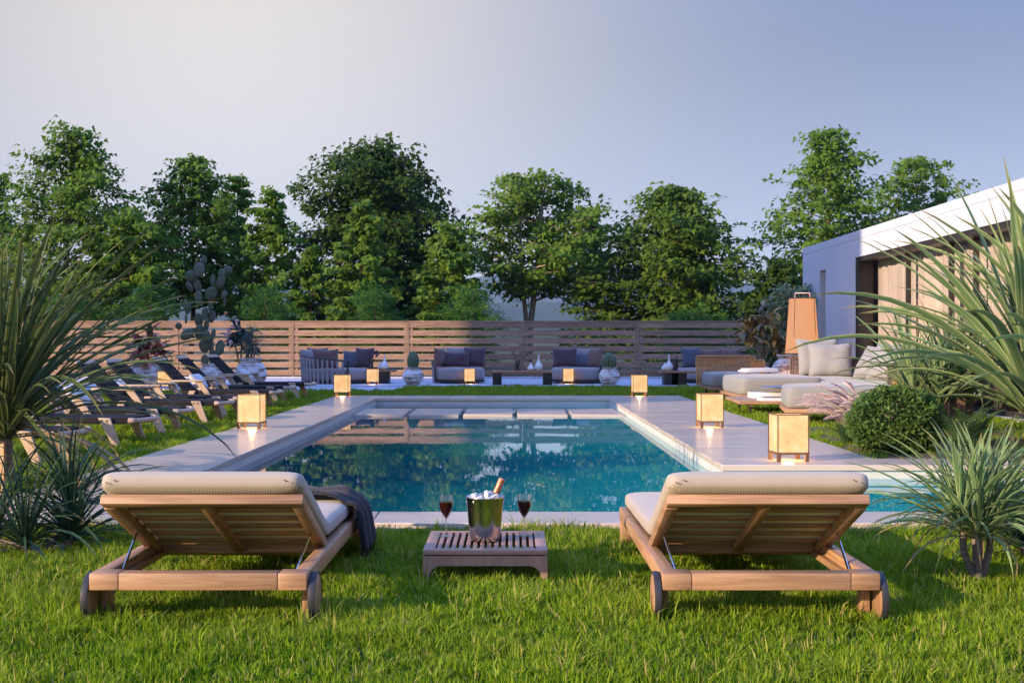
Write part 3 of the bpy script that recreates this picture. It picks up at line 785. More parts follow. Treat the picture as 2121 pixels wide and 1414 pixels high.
# ------------------------------------------------------------------ paper lanterns
t = NT('lit_paper'); v = t.coords('Object')
n = t.noise(v, 6, 6, 0.7); n2 = t.noise(v, 40, 3)
sep = t.new('ShaderNodeSeparateXYZ'); t.link(v, sep.inputs[0])
col = t.mix(t.ramp(n2, [(0.3, (0,0,0)), (0.8, (0.25,)*3)]), t.ramp(n, [(0.34, (0.86, 0.36, 0.10)), (0.48, (1.0, 0.56, 0.21)), (0.62, (1.05, 0.72, 0.36))]), (1.0, 0.62, 0.28))
t.set(Base_Color=(0.16, 0.115, 0.07), Roughness=0.8, Emission_Color=col, Emission_Strength=0.50); PAPER = t.m
def make_lantern(label, loc, rz=0, w=.275, legs=.07, group='paper lanterns around the pool'):
    t = thing('paper_lantern', label, 'lantern', loc, rz, group)
    H_ = .405; a = w/2
    b0, b1 = legs, H_
    m = MB(); q = a-.006
    for s in (-1, 1):
        m.bb(-q, q, s*q-.002, s*q+.002, b0+.012, b1-.002)
        m.bb(s*q-.002, s*q+.002, -q+.003, q-.003, b0+.012, b1-.002)
    m.bb(-q+.004, q-.004, -q+.004, q-.004, b1-.007, b1-.004)
    m.build('shade', PAPER, t)
    m = MB(); e = .008
    for sx_ in (-1, 1):
        for sy_ in (-1, 1): m.bb(sx_*a-e/2, sx_*a+e/2, sy_*a-e/2, sy_*a+e/2, b0+.013, b1-.001)
    for z in (b1, ):
        for s in (-1, 1):
            m.bb(-a-e/2, a+e/2, s*a-e/2, s*a+e/2, z, z+e); m.bb(s*a-e/2, s*a+e/2, -a+e/2, a-e/2, z, z+e)
    m.build('frame', LANT_W, t)
    m = MB(); e = .018
    for s in (-1, 1):
        m.bb(-a-.006, a+.006, s*a-e/2, s*a+e/2, b0-.008, b0+.012); m.bb(s*a-e/2, s*a+e/2, -a+e/2+.001, a-e/2-.001, b0-.008, b0+.012)
    m.build('base_frame', LANT_W, t)
    for sx_ in (-1, 1):
        for sy_ in (-1, 1):
            MB().bb(sx_*(a-.012)-.016, sx_*(a-.012)+.016, sy_*(a-.012)-.016, sy_*(a-.012)+.016, 0, b0-.009).build('leg', LANT_W, t)
    ld_ = bpy.data.lights.new('bulb', 'POINT'); ld_.energy = 3.0; ld_.color = (1, .62, .28); ld_.shadow_soft_size = .05; ld_.specular_factor = .15
    lo = bpy.data.objects.new('bulb', ld_); C.objects.link(lo); lo.parent = t; lo.location = (0, 0, b0+.03)
    return t
la = make_lantern('lit paper lantern alone halfway along the left pool deck', (-3.16, 14.95, DZ), R(-4))
def lan(px, py, z, label, rz=0, D=None, sc=None):
    D = D or FPX*(EYE-z)/(py-707); p = pt(px, py, D); p.z = z
    return dup(la, p, rz, label, sc)
lan(709, 820, DZ, 'lit paper lantern at the far left corner of the pool deck', R(-3))
lan(1324, 820, DZ, 'lit paper lantern at the far right corner of the pool deck', R(3))
lan(1470, 884, DZ, 'lit paper lantern second from the front on the right pool deck', R(4))
lan(1633, 953, DZ, 'largest-looking lit paper lantern at the front corner of the right pool deck', R(5))
lan(-52, 1055, DZ, 'lit paper lantern hidden among the spiky leaves at the left edge', R(5))
lan(772, 795, DZ, 'lit paper lantern on the patio below the table with dried stems', R(-3), sc=.93, D=30.0)
lan(973, 795, DZ, 'lit paper lantern on the patio in front of the left armchair', 0, sc=.93)
lan(1177, 795, DZ, 'lit paper lantern on the patio in front of the right armchair', 0, sc=.93)
lan(341, 797, 0.022, 'lit paper lantern behind the loungers beside the large croton pot', R(8), D=27.6)

# ------------------------------------------------------------------ black and oak deck loungers on the left lawn
def make_deck_lounger(label):
    t = thing('deck_lounger', label, 'deck chair', (0,0,0), 0, 'strapped deck loungers on the left lawn')
    W = .33; Lf, Lh, zs = 0.0, -1.42, .285
    bu = Vector((-.52, 0, .53)); bu.normalize()
    for s in (-1, 1):
        MB().bb(-1.5, -.09, s*W-.025, s*W+.025, zs-.035, zs+.03).build('side_rail', WEBB, t, bevel=.01)
        m = MB().tube([(-.092, s*W, zs-.003), (-.04, s*W*.995, zs-.003), (-.02, s*W*.96, zs-.003)], [.033, .033, .022], 10); m.build('rail_tip', OAK_X, t, smooth=True)
        MB().beam((Lh, s*(W-.02), zs-.01), Vector((Lh, s*(W-.02), zs-.01)) + bu*.74, .045, .032, (1,0,1)).build('back_rail', WEBB, t, bevel=.006)
        # splayed front leg with two bolts
        ol = [(-.395, zs+.03), (-.27, zs+.03), (-.15, 0), (-.225, 0)]
        lg = MB().prism(ol, lambda u_, v_, w_: (u_, s*(W+.042)+w_, v_), .03).build('leg', OAK, t, bevel=.004, seg=1)
        m = MB()
        for bx in (-.355, -.30): m.tube([(bx, s*(W+.05), zs+.0), (bx, s*(W+.061), zs+.0)], .011, 8)
        m.build('bolt', DARKM, lg)
        ol = [(-1.36, zs+.03), (-1.26, zs+.03), (-1.40, 0), (-1.47, 0)]
        MB().prism(ol, lambda u_, v_, w_: (u_, s*(W+.042)+w_, v_), .03).build('leg', OAK, t, bevel=.004, seg=1)
        ol = [(-1.27, .455), (-1.16, .455), (-1.02, zs-.03), (-1.11, zs-.03)]
        pst = MB().prism(ol, lambda u_, v_, w_: (u_, s*(W+.044)+w_, v_), .028).build('arm_post', OAK, t, bevel=.004, seg=1)
        m = MB()
        for bx in (-1.09, -1.05): m.tube([(bx, s*(W+.05), zs-.005), (bx, s*(W+.062), zs-.005)], .01, 8)
        m.build('bolt', DARKM, pst)
        MB().bb(-1.72, -1.13, s*(W+.04)-.045, s*(W+.04)+.045, .456, .484).build('armrest', OAK_X, t, bevel=.006)
    p = [(-.03 + .075*math.sin(PI*(k/12)), -W*.97 + 2*W*.97*k/12, zs-.003) for k in range(13)]
    MB().tube(p, .027, 10).build('foot_rail', OAK_X, t, smooth=True)
    m = MB()
    for k in range(30):
        x = -1.40 + k*.0445; m.bb(x-.0195, x+.0195, -W+.026, W-.026, zs+.012, zs+.026)
    m.build('seat_webbing', WEBB, t)
    m = MB(); h0 = Vector((Lh, 0, zs-.01)); nrm = Vector((bu.z, 0, -bu.x))
    for k in range(9):
        y = -W+.06 + k*(2*W-.12)/8
        m.beam(h0 + Vector((0, y, 0)) + bu*.01 + nrm*.005, h0 + Vector((0, y, 0)) + bu*.73 + nrm*.005, .034, .012, nrm)
    for k in range(7):
        q = .06 + k*.1; c_ = h0 + bu*q - nrm*.006
        m.beam(c_ + Vector((0, -W+.045, 0)), c_ + Vector((0, W-.045, 0)), .03, .01, nrm)
    m.build('back_webbing', WEBB, t)
    a = h0 + bu*.755
    MB().beam(a + Vector((0, -W-.01, 0)), a + Vector((0, W+.01, 0)), .075, .035, nrm).build('headrest_rail', OAK, t, bevel=.01)
    MB().bb(-1.43, -1.37, -W+.026, W-.026, zs-.03, zs+.012).build('cross_bar', OAK, t)
    return t
ordn = ['nearest', 'second nearest', 'third nearest', 'fourth nearest', 'fifth nearest', 'third farthest', 'second farthest', 'farthest']
dl = make_deck_lounger('x'); dl['label'] = 'nearest black strapped deck lounger, mostly hidden behind the spiky plant'
DLY = [10.85, 12.68, 14.4, 16.25, 17.6, 19.7, 21.65, 23.5]; DLX = [-3.93, -3.84, -3.88, -3.82, -3.88, -3.79, -3.93, -3.86]
extra = ['', ', empty', ', with a white pillow', ', empty', ', empty', ', with a white pillow', ', empty', ', pillow on it, next to urns']
for i in range(8):
    lab = f'{ordn[i]} black strapped deck lounger of the left row{extra[i]}'
    if i == 0: dl.location = (DLX[0], DLY[0]+.3, 0); dl.rotation_euler = (0, 0, R(-4))
    else: dup(dl, (DLX[i], DLY[i]+.33, 0), R(random.Random(i).uniform(-4, 2)), lab)
# ------------------------------------------------------------------ pillows
def pillow_mesh(w, h, t_, seed, n=16):
    rs = random.Random(seed); vs = []; fs = []
    ph = [rs.uniform(0, 6.3) for _ in range(6)]
    for side in (1, -1):
        for j in range(n+1):
            for i in range(n+1):
                u = i/n*2-1; v = j/n*2-1
                x = w/2*u*(1-.075*(1-v*v)); z = h/2*v*(1-.075*(1-u*u))
                k = max(0, (1-abs(u)**3.2)*(1-abs(v)**3.2))**.62
                wr = .035*t_*math.sin(u*7+ph[0]+v*3)*math.sin(v*5+ph[1]) + .05*t_*math.sin((u*v)*6+ph[2])
                z -= .03*h*(1-abs(u))*(v > 0)*v
                vs.append((x, side*(t_/2*k + wr*k), z + h/2))
    N = (n+1)**2
    for s_ in (0, 1):
        for j in range(n):
            for i in range(n):
                q = [s_*N + j*(n+1)+i, s_*N + j*(n+1)+i+1, s_*N + (j+1)*(n+1)+i+1, s_*N + (j+1)*(n+1)+i]
                fs.append(q if s_ == 0 else q[::-1])
    return MB().add(vs, fs)
PS = [0]
def pillow(label, loc, w, h, t_, yaw, lean, mat, group=None, roll=0):
    PS[0] += 1
    o = pillow_mesh(w, h, t_, PS[0]).build('pillow', mat, None, smooth=True, angle=150)
    m_ = Matrix.Rotation(yaw, 4, 'Z') @ Matrix.Rotation(-lean, 4, 'X') @ Matrix.Rotation(roll, 4, 'Y')
    o.rotation_euler = m_.to_euler(); o.location = loc
    return tag(o, label, 'pillow', group)
g = 'white pillows on the deck loungers'
for i, lab in ((2, 'white pillow on the third nearest deck lounger of the left row'), (5, 'white pillow on the third farthest deck lounger, behind a lantern'), (7, 'white pillow on the farthest deck lounger, next to the white urns')):
    pillow(lab, (DLX[i]-1.20, DLY[i]+.33, .305), .46, .34, .17, R(90), R(38), WHITEP, g)

# ------------------------------------------------------------------ round slatted patio sofas
def make_round_sofa(name, label, loc, r, a0, a1, cat='armchair', group=None, seat_h=.37, back=.62):
    """seat drum with a curved back of upright slats from angle a0 to a1 (degrees); the back sinks towards a1"""
    t = thing(name, label, cat, loc, 0, group)
    MB().lathe([(.01, .03), (r-.04, .03), (r-.03, .05), (r-.03, .075), (.01, .075)], 48).build('base', DARKM, t, smooth=True)
    MB().lathe([(.01, .076), (r-.10, .076), (r-.055, .10), (r-.045, .17), (r-.045, seat_h-.07), (r-.075, seat_h-.02), (r-.14, seat_h), (.01, seat_h+.012)], 48).build('seat_cushion', SEATF, t, smooth=True, angle=60)
    N = max(7, int(abs(a1-a0)/7.5))
    def top(q): return back - .17*max(0, (q-.35)/.65)**1.3
    for i in range(N+1):
        q = i/N; a = R(a0 + (a1-a0)*q); rt = r + .05*top(q)
        p0 = Vector((r*math.cos(a)*.985, r*math.sin(a)*.985, .02)); p1 = Vector((rt*math.cos(a), rt*math.sin(a), top(q)))
        MB().beam(p0, p1, .052, .012, (math.cos(a), math.sin(a), 0)).build('back_slat', SEATF if i not in (0, N) else DARKM, t)
    P = []
    for i in range(31):
        q = i/30; a = R(a0 + (a1-a0)*q); rt = r + .05*top(q); P.append((rt*math.cos(a), rt*math.sin(a), top(q)+.01))
    aE = R(a1); P += [(r*math.cos(aE)*1.0, r*math.sin(aE)*1.0, top(1)*.5), (r*math.cos(aE), r*math.sin(aE), .04)]
    aS = R(a0); P = [(r*math.cos(aS), r*math.sin(aS), .04), (r*math.cos(aS), r*math.sin(aS), top(0)*.5)] + P
    MB().tube(P, .017, 8).build('top_rail', DARKM, t, smooth=True)
    P = [(r*1.012*math.cos(R(a0+(a1-a0)*i/24)), r*1.012*math.sin(R(a0+(a1-a0)*i/24)), back*.5) for i in range(25)]
    MB().tube(P, .009, 6).build('mid_rail', SEATF, t, smooth=True)
    return t
PZ = .05
SA = make_round_sofa('round_sofa', 'big round patio sofa at the left end, white slatted back towards the camera', (-4.40, 31.2, PZ), .93, 100, 292, 'sofa', None, .37, .72)
SB = make_round_sofa('round_armchair', 'round patio armchair left of the middle, slatted back on its left side', (-1.33, 31.2, PZ), .68, 72, 210, 'armchair', 'round patio armchairs', .39, .60)
SC = make_round_sofa('round_armchair', 'round patio armchair right of the middle, slatted back on its right side', (1.66, 31.2, PZ), .72, 100, -42, 'armchair', 'round patio armchairs', .39, .62)
SD = make_round_sofa('round_sofa', 'round patio sofa at the right end, half hidden by the wicker armchair', (5.05, 31.6, PZ), .93, 80, -100, 'sofa', None, .37, .72)
z = PZ + .37
gp = 'dark pillows on the patio sofas'
pillow('pale grey pillow at the far left of the big round sofa', (-5.13, 31.0, z), .5, .5, .18, R(62), R(8), SEATF, gp)
pillow('brown pillow second from the left on the big round sofa', (-4.95, 31.62, z+.02), .58, .52, .2, R(30), R(14), BROWNF, gp)
pillow('broad brown pillow in the middle of the big round sofa', (-4.66, 30.72, z), .66, .50, .2, R(18), R(-6), BROWNF, gp)
pillow('slate grey pillow leaning at the back of the big round sofa', (-4.13, 31.75, z), .5, .46, .18, R(-6), R(14), NAVYF, gp)
pillow('dark plum pillow at the right end of the big round sofa', (-3.82, 31.62, z), .52, .54, .2, R(-14), R(14), PLUM, gp)
z = PZ + .40
pillow('rounded brown pillow at the left side of the left armchair', (-1.80, 31.25, z), .5, .50, .22, R(64), R(6), BROWNF, gp)
pillow('pale brown pillow at the back of the left armchair', (-1.42, 31.68, z), .56, .52, .18, R(8), R(12), SEATF, gp)
pillow('wide dark plum pillow in the front of the left armchair', (-1.42, 31.28, z), .68, .40, .2, R(3), R(13), PLUM, gp)
pillow('dark plum pillow at the right of the left armchair', (-.97, 31.50, z), .58, .52, .2, R(-12), R(12), PLUM, gp)
pillow('wide dark plum pillow at the left of the right armchair', (1.36, 31.42, z), .66, .50, .2, R(8), R(12), PLUM, gp)
pillow('slate pillow lying low in the middle of the right armchair', (1.80, 31.55, z-.02), .5, .44, .2, R(-22), R(30), NAVYF, gp)
pillow('pale pillow behind the slate one in the right armchair', (1.86, 31.8, z+.03), .5, .46, .16, R(-16), R(10), SEATF, gp)
pillow('brown pillow at the right side of the right armchair', (2.08, 31.2, z), .54, .50, .2, R(-52), R(10), BROWNF, gp)
z = PZ + .37
pillow('slate pillow at the left of the right-hand round sofa', (4.62, 31.7, z), .52, .54, .18, R(14), R(12), NAVYF, gp)
pillow('long brown pillow in the middle of the right-hand round sofa', (5.12, 31.9, z), .72, .50, .2, R(-4), R(13), BROWNF, gp)
pillow('brown pillow at the right of the right-hand round sofa', (5.60, 31.65, z), .56, .52, .2, R(-35), R(10), BROWNF, gp)

# ------------------------------------------------------------------ patio tables and their vases
TT = wood('patio_table_wood', (0.36, 0.175, 0.085), (0.22, 0.10, 0.05), 0)
def table(label, x0, x1, y, ht, legs, dep=.55):
    t = thing('coffee_table', label, 'coffee table', ((x0+x1)/2, y, PZ), 0, 'coffee tables on the patio')
    w = (x1-x0)/2
    MB().bb(-w, w, -dep/2, dep/2, ht-.045, ht).build('top', TT, t, bevel=.006)
    for a, b in legs: MB().bb(a, b, -dep/2+.05, dep/2-.05, 0, ht-.046).build('leg', BLACKM, t, bevel=.004)
    return t
table('coffee table with a single black pedestal, under the dried stems', -3.96, -2.92, 31.0, .335, [(.10, .36)], .55)
table('long low coffee table with two square black legs between the armchairs', -.47, .97, 29.9, .335, [(-.72, -.50), (.50, .72)])
table('coffee table with a dark pedestal at the right end of the patio', 3.58, 4.48, 29.9, .335, [(-.36, -.02), (-.18, .18)], .6)
bpy.data.objects[bpy.data.objects[-1].name]
TZ1 = PZ + .336
def vase(name, label, loc, prof, mat, group='vases on the patio tables', n=24):
    o = MB().lathe(prof, n).build(name, mat, None, smooth=True, angle=60); o.location = loc
    return tag(o, label, 'vase', group)
tall = [(.001, 0), (.05, 0), (.085, .03), (.10, .08), (.09, .14), (.05, .2), (.026, .25), (.018, .32), (.02, .40), (.016, .40), (.012, .3), (.001, .26)]
low_ = [(.001, 0), (.05, 0), (.085, .035), (.09, .07), (.06, .11), (.03, .15), (.022, .19), (.016, .19), (.001, .12)]
t = NT('smoky_vase_glass'); gl = t.new('ShaderNodeBsdfGlossy'); gl.inputs['Roughness'].default_value = .03
tr = t.new('ShaderNodeBsdfTransparent'); tr.inputs['Color'].default_value = (.62, .60, .64, 1); ms = t.new('ShaderNodeMixShader')
ms.inputs[0].default_value = .12; t.link(tr.outputs[0], ms.inputs[1]); t.link(gl.outputs[0], ms.inputs[2]); t.link(ms.outputs[0], t.out.inputs['Surface']); SMOKE = t.m
def stem_vase(label, loc, n, hh, seed, berries=True):
    o = thing('glass_vase', label, 'vase', loc, 0, 'vases on the patio tables')
    MB().lathe([(.001, 0), (.06, 0), (.063, .01), (.06, .27), (.055, .27), (.057, .015), (.001, .012)], 20).build('glass', SMOKE, o, smooth=True, angle=50)
    rs = random.Random(seed); m = MB(); b = MB()
    for k in range(n):
        a = rs.uniform(0, 6.28); d = rs.uniform(.03, .2); h_ = hh*rs.uniform(.7, 1)
        p = [Vector((0, 0, .02)), Vector((d*.25*math.cos(a), d*.25*math.sin(a), h_*.5)), Vector((d*math.cos(a), d*math.sin(a), h_))]
        m.tube(p, .004, 5)
        for _ in range(3):
            q = p[2] + Vector((rs.uniform(-.06, .06), rs.uniform(-.06, .06), rs.uniform(-.12, .03)))
            m.tube([p[1].lerp(p[2], .6), q], .003, 4); b.ball(q, rs.uniform(.016, .028), n=7, m=5)
    m.build('stem', DARKM, o)
    if berries: tag(b.build('seed_head', PLUM, o, smooth=True), kind='stuff')
    return o
stem_vase('glass vase of dried stems with round seed heads on the left table', (-3.55, 31.0, TZ1), 7, .55, 2)
vase('bottle_vase', 'tall white bottle vase on the left table beside the dried stems', (-3.20, 30.9, TZ1), tall, CERAM)
vase('low_vase', 'squat white vase behind the tall one on the left table', (-3.31, 31.1, TZ1), low_, CERAM)
stem_vase('narrow glass vase with thin twigs at the left of the long table', (.13, 29.95, TZ1), 4, .5, 5)
vase('low_vase', 'squat white vase on the long table', (.455, 29.85, TZ1), low_, CERAM)
vase('bottle_vase', 'tall white bottle vase on the long table', (.645, 29.9, TZ1), tall, CERAM)
vase('bottle_vase', 'tall white bottle vase on the right table', (3.80, 29.8, TZ1), tall, CERAM)
vase('low_vase', 'squat white vase beside the tall one on the right table', (3.72, 29.95, TZ1), low_, CERAM)
stem_vase('narrow glass vase at the right of the right table', (3.98, 29.95, TZ1), 3, .42, 9)

# ------------------------------------------------------------------ urns
def urn_prof(r, h):
    return [(.001, 0), (r*.45, 0), (r*.62, h*.06), (r*.9, h*.26), (r, h*.46), (r*.96, h*.62), (r*.80, h*.79), (r*.62, h*.87), (r*.585, h*.91), (r*.64, h*.945), (r*.70, h*.965), (r*.70, h), (r*.60, h), (r*.54, h*.92), (.001, h*.90)]
def urn(name, label, loc, r, h, mat=None, group='worn white urns', rz=0):
    t = thing(name, label, 'urn', loc, rz, group)
    MB().lathe(urn_prof(r, h), 44).build('body', mat or URN, t, smooth=True, angle=50)
    MB().lathe([(.001, h*.902), (r*.55, h*.903)], 24).build('soil', DIRT, t)
    return t
urn('urn', 'worn white urn holding a barrel cactus, left of the left armchair', (-2.39, 29.75, PZ), .265, .43)
urn('urn', 'worn white urn holding a spiny barrel cactus, right of the right armchair', (2.35, 29.75, PZ), .255, .43, URN2)
urn('urn', 'large worn white urn with a grassy palm, left of the big round sofa', (-5.98, 28.2, 0.022), .36, .70, None)
urn('urn', 'worn white urn with the prickly pear, second of the urns behind the loungers', (-6.83, 28.0, 0.022), .34, .58, URN2)
urn('urn', 'white urn of the flowering frangipani, partly behind the last lounger', (-6.33, 28.9, 0.022), .26, .45, URN2)
urn('urn', 'biggest white urn under the red croton, behind the loungers', (-8.25, 27.8, 0.022), .50, .62)
urn('urn', 'large white urn behind the tall orange floor lamp', (5.98, 26.4, 0), .44, .82, URN2)
urn('urn', 'small white urn of the bronze rubber plant', (5.52, 27.2, 0), .26, .62)

# barrel cacti
CAC = plain('cactus_green', (0.05, 0.10, 0.045), (0.085, 0.14, 0.06), 12, 0.6)
SPINE = plain('cactus_spine', (0.75, 0.70, 0.58), (0.6, 0.53, 0.4), 12, 0.6)
def barrel(label, loc, r, h, spn, seed):
    t = thing('barrel_cactus', label, 'cactus', loc, 0, 'barrel cacti in urns')
    rs = random.Random(seed); nr = 13; n = nr*6; vs = []; M_ = 14; m = MB(); sp = MB()
    for i in range(M_+1):
        q = i/M_; rad = r*max(.02, math.sin(PI*(.16+.84*q)))**.55 if q < 1 else .01
        for k in range(n):
            a = 2*PI*k/n; rib = 1 + .10*math.cos(a*nr)
            vs.append((rad*rib*math.cos(a), rad*rib*math.sin(a), h*q))
    m.add(vs, [[i*n+k, i*n+(k+1) % n, (i+1)*n+(k+1) % n, (i+1)*n+k] for i in range(M_) for k in range(n)])
    for i in range(1, M_):
        q = i/M_; rad = r*math.sin(PI*(.16+.84*q))**.55*1.1
        for k in range(nr):
            a = 2*PI*k/nr
            for _ in range(3):
                b = Vector((rad*math.cos(a), rad*math.sin(a), h*q)); d = Vector((math.cos(a)+rs.uniform(-.6, .6), math.sin(a)+rs.uniform(-.6, .6), rs.uniform(-.3, .9))).normalized()
                e = b + d*spn*rs.uniform(.6, 1.2); s_ = d.cross(Vector((0, 0, 1))).normalized()*.004
                sp.add([b-s_, b+s_, e], [[0, 1, 2]])
    m.build('body', CAC, t, smooth=True, angle=120); sp.build('spines', SPINE, t)
    return t
barrel('slim ribbed barrel cactus in the left urn on the patio', (-2.39, 29.75, PZ+.40), .135, .42, .035, 1)
barrel('round barrel cactus with long pale spines in the right patio urn', (2.35, 29.75, PZ+.40), .165, .38, .085, 2)

# prickly pear
PAD = plain('prickly_pad', (0.07, 0.095, 0.05), (0.115, 0.12, 0.075), 7, 0.7, 0.5, 70)
pads = [(423,538,6,9,0),(415,559,12,16,-.1),(398,572,13,12,.3),(470,560,11,9,-.6),(462,567,9,10,-.3),(438,580,5,13,0),(460,585,9,14,.35),(410,591,9,15,-.35),(396,594,6,11,-.5),(440,608,12,15,.45),(414,617,9,16,-.1),(437,632,5,15,.05),(423,649,8,14,0),(436,655,9,13,.25),(388,637,8,13,0),(389,660,3,11,0),(408,662,10,14,-.1),(371,675,7,7,-.3),(391,692,17,11,-.5),(414,688,12,16,.05),(431,697,9,14,.1),(434,712,9,13,0),(423,717,12,14,-.4),(455,720,9,17,.2),(428,745,9,12,0),(440,738,9,13,.1),(466,610,6,9,.1),(462,625,3,9,0),(430,672,6,12,.1),(444,692,5,12,.1)]
pp = thing('prickly_pear', 'tall grey-green prickly pear cactus in a white urn behind the loungers', 'cactus', (-6.83, 28.0, .54))
rs = random.Random(12)
for (px, py, a, b, ti) in pads:
    k = 28.0/FPX; p = pt(px, py, 28.0)
    o = MB().ball((0, 0, 0), 1, a*k*1.0, .03+a*k*.12, b*k*1.02, 14, 9).build('pad', PAD, pp, smooth=True, angle=180)
    o.location = (p.x+6.83, rs.uniform(-.16, .16), p.z-.54); o.rotation_euler = (rs.uniform(-.2, .2), ti, rs.uniform(-.5, .5))
MB().ball((.33, -.05, 1.2), .04, n=8, m=6).build('fruit', plain('cactus_fruit', (.6, .16, .08), (.7, .3, .1), 4), pp, smooth=True)
MB().tube([(.0, 0, -.03), (.02, 0, .2), (-.02, .02, .5)], [.06, .055, .05], 10).build('trunk', PAD, pp, smooth=True)

# ------------------------------------------------------------------ wicker and grey-cushion lounge group on the right lawn
def cushion_mesh(sx_, sy_, h, r=.06, puff=.03, n=14):
    """a stuffed box cushion, base at z=0"""
    vs = []; fs = []
    prof = [(0, 0.0, 1), (.5, .02, 1), (.85, .08, 1), (1, .22, 1), (1.06, .5, 1), (1, .76, 1), (.85, .91, 1), (.5, .985, 1), (0, 1, 1)]
    M_ = 40; 
    for q, zz, _ in prof:
        ins = r*(1-q)
        for k in range(M_):
            a = 2*PI*k/M_; c_, s_ = math.cos(a), math.sin(a)
            x = (sx_/2-ins)*math.copysign(abs(c_)**.17, c_); y = (sy_/2-ins)*math.copysign(abs(s_)**.17, s_)
            vs.append((x, y, h*zz))
    L_ = len(prof)
    for i in range(L_-1):
        for k in range(M_): fs.append([i*M_+k, i*M_+(k+1) % M_, (i+1)*M_+(k+1) % M_, (i+1)*M_+k])
    base = (L_-1)*M_
    for rr_, zz in ((.72, .55), (.4, .85)):
        st_ = len(vs)
        for k in range(M_):
            x, y, _ = vs[base+k]; vs.append((x*rr_, y*rr_, h+puff*zz))
        pv = st_-M_
        for k in range(M_): fs.append([pv+k, pv+(k+1) % M_, st_+(k+1) % M_, st_+k])
    ct = len(vs); vs.append((0, 0, h+puff)); st_ = ct-M_
    for k in range(M_): fs.append([st_+k, st_+(k+1) % M_, ct])
    fs.append([k for k in range(M_)][::-1])
    return MB().add(vs, fs)
def wicker(a, b, z0, z1, mat, parent, name='wicker_panel', bulge=0.0, frame=True, lean=(0, 0, 0)):
    """woven panel between plan points a and b, real strands round upright rods"""
    a = Vector((*a, 0)); b = Vector((*b, 0)); d = b-a; L_ = d.length; d.normalize(); n = Vector((-d.y, d.x, 0)); ln = Vector(lean)
    N = max(4, int(L_/.055)); m = MB()
    def P(s_, z_, off=0):
        q = (z_-z0)/(z1-z0); return a + d*s_ + n*(bulge*math.sin(PI*s_/L_) + off) + Vector((0, 0, z_)) + ln*q
    for i in range(N+1): m.beam(P(L_*i/N, z0), P(L_*i/N, z1), .012, .012, n)
    K = int((z1-z0)/.02)
    for j in range(K):
        z_ = z0 + (j+.5)*(z1-z0)/K
        for i in range(N):
            o0 = .007*(1 if (i+j) % 2 else -1); 
            m.beam(P(L_*i/N, z_, -o0), P(L_*(i+1)/N, z_, o0), .006, .015)
    o = m.build(name, mat, parent)
    if frame:
        P_ = [P(0, z0), P(0, z1-.03), P(.03, z1), P(L_-.03, z1), P(L_, z1-.03), P(L_, z0)]
        MB().tube(P_, .016, 8).build('panel_frame', mat, parent, smooth=True)
    return o
gs = 'wicker and grey cushion lounge group'
sf = thing('wicker_sofa', 'long grey-cushioned wicker sofa with high woven ends facing the pool', 'sofa', (5.7, 20.0, 0), 0, None)
MB().bb(-.62, .58, -2.95, 2.95, .12, .19).build('platform', TEAK_Y, sf, bevel=.006)
for x in (-.5, .5):
    for y in (-2.7, 0, 2.7): MB().bb(x-.03, x+.03, y-.03, y+.03, 0, .119).build('leg', DARKM, sf)
for k, y in enumerate((-1.93, 0.0, 1.93)):
    o = cushion_mesh(1.14, 1.9, .26).build('seat_cushion', GREYF, sf, smooth=True, angle=60); o.location = (-.03, y, .192)
wicker((-.5, -2.98), (.62, -2.98), .16, .79, RATTAN, sf); wicker((.62, 2.98), (-.5, 2.98), .16, .79, RATTAN, sf)
wicker((.64, -2.94), (.64, 2.94), .16, .79, RATTAN, sf)
zs = .455
gp = 'grey pillows on the wicker sofa'
pillow('pale grey pillow standing behind another at the far end of the wicker sofa', (5.66, 22.62, zs), .82, .72, .26, R(6), R(14), GREYP, gp)
pillow('square pale grey pillow in front at the far end of the wicker sofa', (5.74, 22.15, zs), .80, .66, .28, R(-8), R(20), GREYP, gp)
pillow('pale grey pillow lying back in the middle of the wicker sofa', (6.0, 20.75, zs), .86, .68, .30, R(-66), R(32), GREYP, gp)
pillow('pale grey pillow leaning in front of the middle one on the wicker sofa', (5.95, 19.55, zs), .90, .70, .30, R(-56), R(28), GREYP, gp)
pillow('pale grey pillow at the near end of the wicker sofa by the woven arm', (6.05, 18.2, zs), .8, .62, .28, R(-70), R(22), GREYP, gp)

def platform_seat(name, label, cat, c, sx_, sy_, rz, ch=.29, zb=.16):
    t = thing(name, label, cat, (c[0], c[1], 0), rz, gs)
    MB().bb(-sx_/2, sx_/2, -sy_/2, sy_/2, zb, zb+.055).build('platform', TEAK_X, t, bevel=.006)
    for x in (-1, 1):
        for y in (-1, 1): MB().bb(x*(sx_/2-.12)-.02, x*(sx_/2-.12)+.02, y*(sy_/2-.12)-.02, y*(sy_/2-.12)+.02, 0, zb-.001).build('leg', DARKM, t)
    o = cushion_mesh(sx_-.03, sy_-.03, ch, .065, .03).build('seat_cushion', GREYF, t, smooth=True, angle=60); o.location = (0, 0, zb+.057)
    return t
fo = platform_seat('ottoman', 'big grey ottoman nearest the pool corner, on a teak platform', 'ottoman', (4.42, 16.65, 0), 1.5, 1.25, R(-9))
wicker((.76, -.62), (.76, .3), .2, .58, RATTANL, fo)
platform_seat('ottoman', 'grey ottoman with a folded cloth on it, behind the low teak table', 'ottoman', (4.47, 21.3, 0), 1.42, 1.9, R(0))
ac = platform_seat('wicker_armchair', 'grey cushioned armchair with a glowing woven rattan back, farthest of the lounge group', 'armchair', (4.40, 24.5, 0), 1.1, 1.5, 0, .26)
wicker((.60, .8), (-.60, .8), .2, .80, RATTANL, ac, bulge=-.06, lean=(0, .1, 0))
wicker((.6, -.1), (.6, .79), .2, .72, RATTANL, ac)
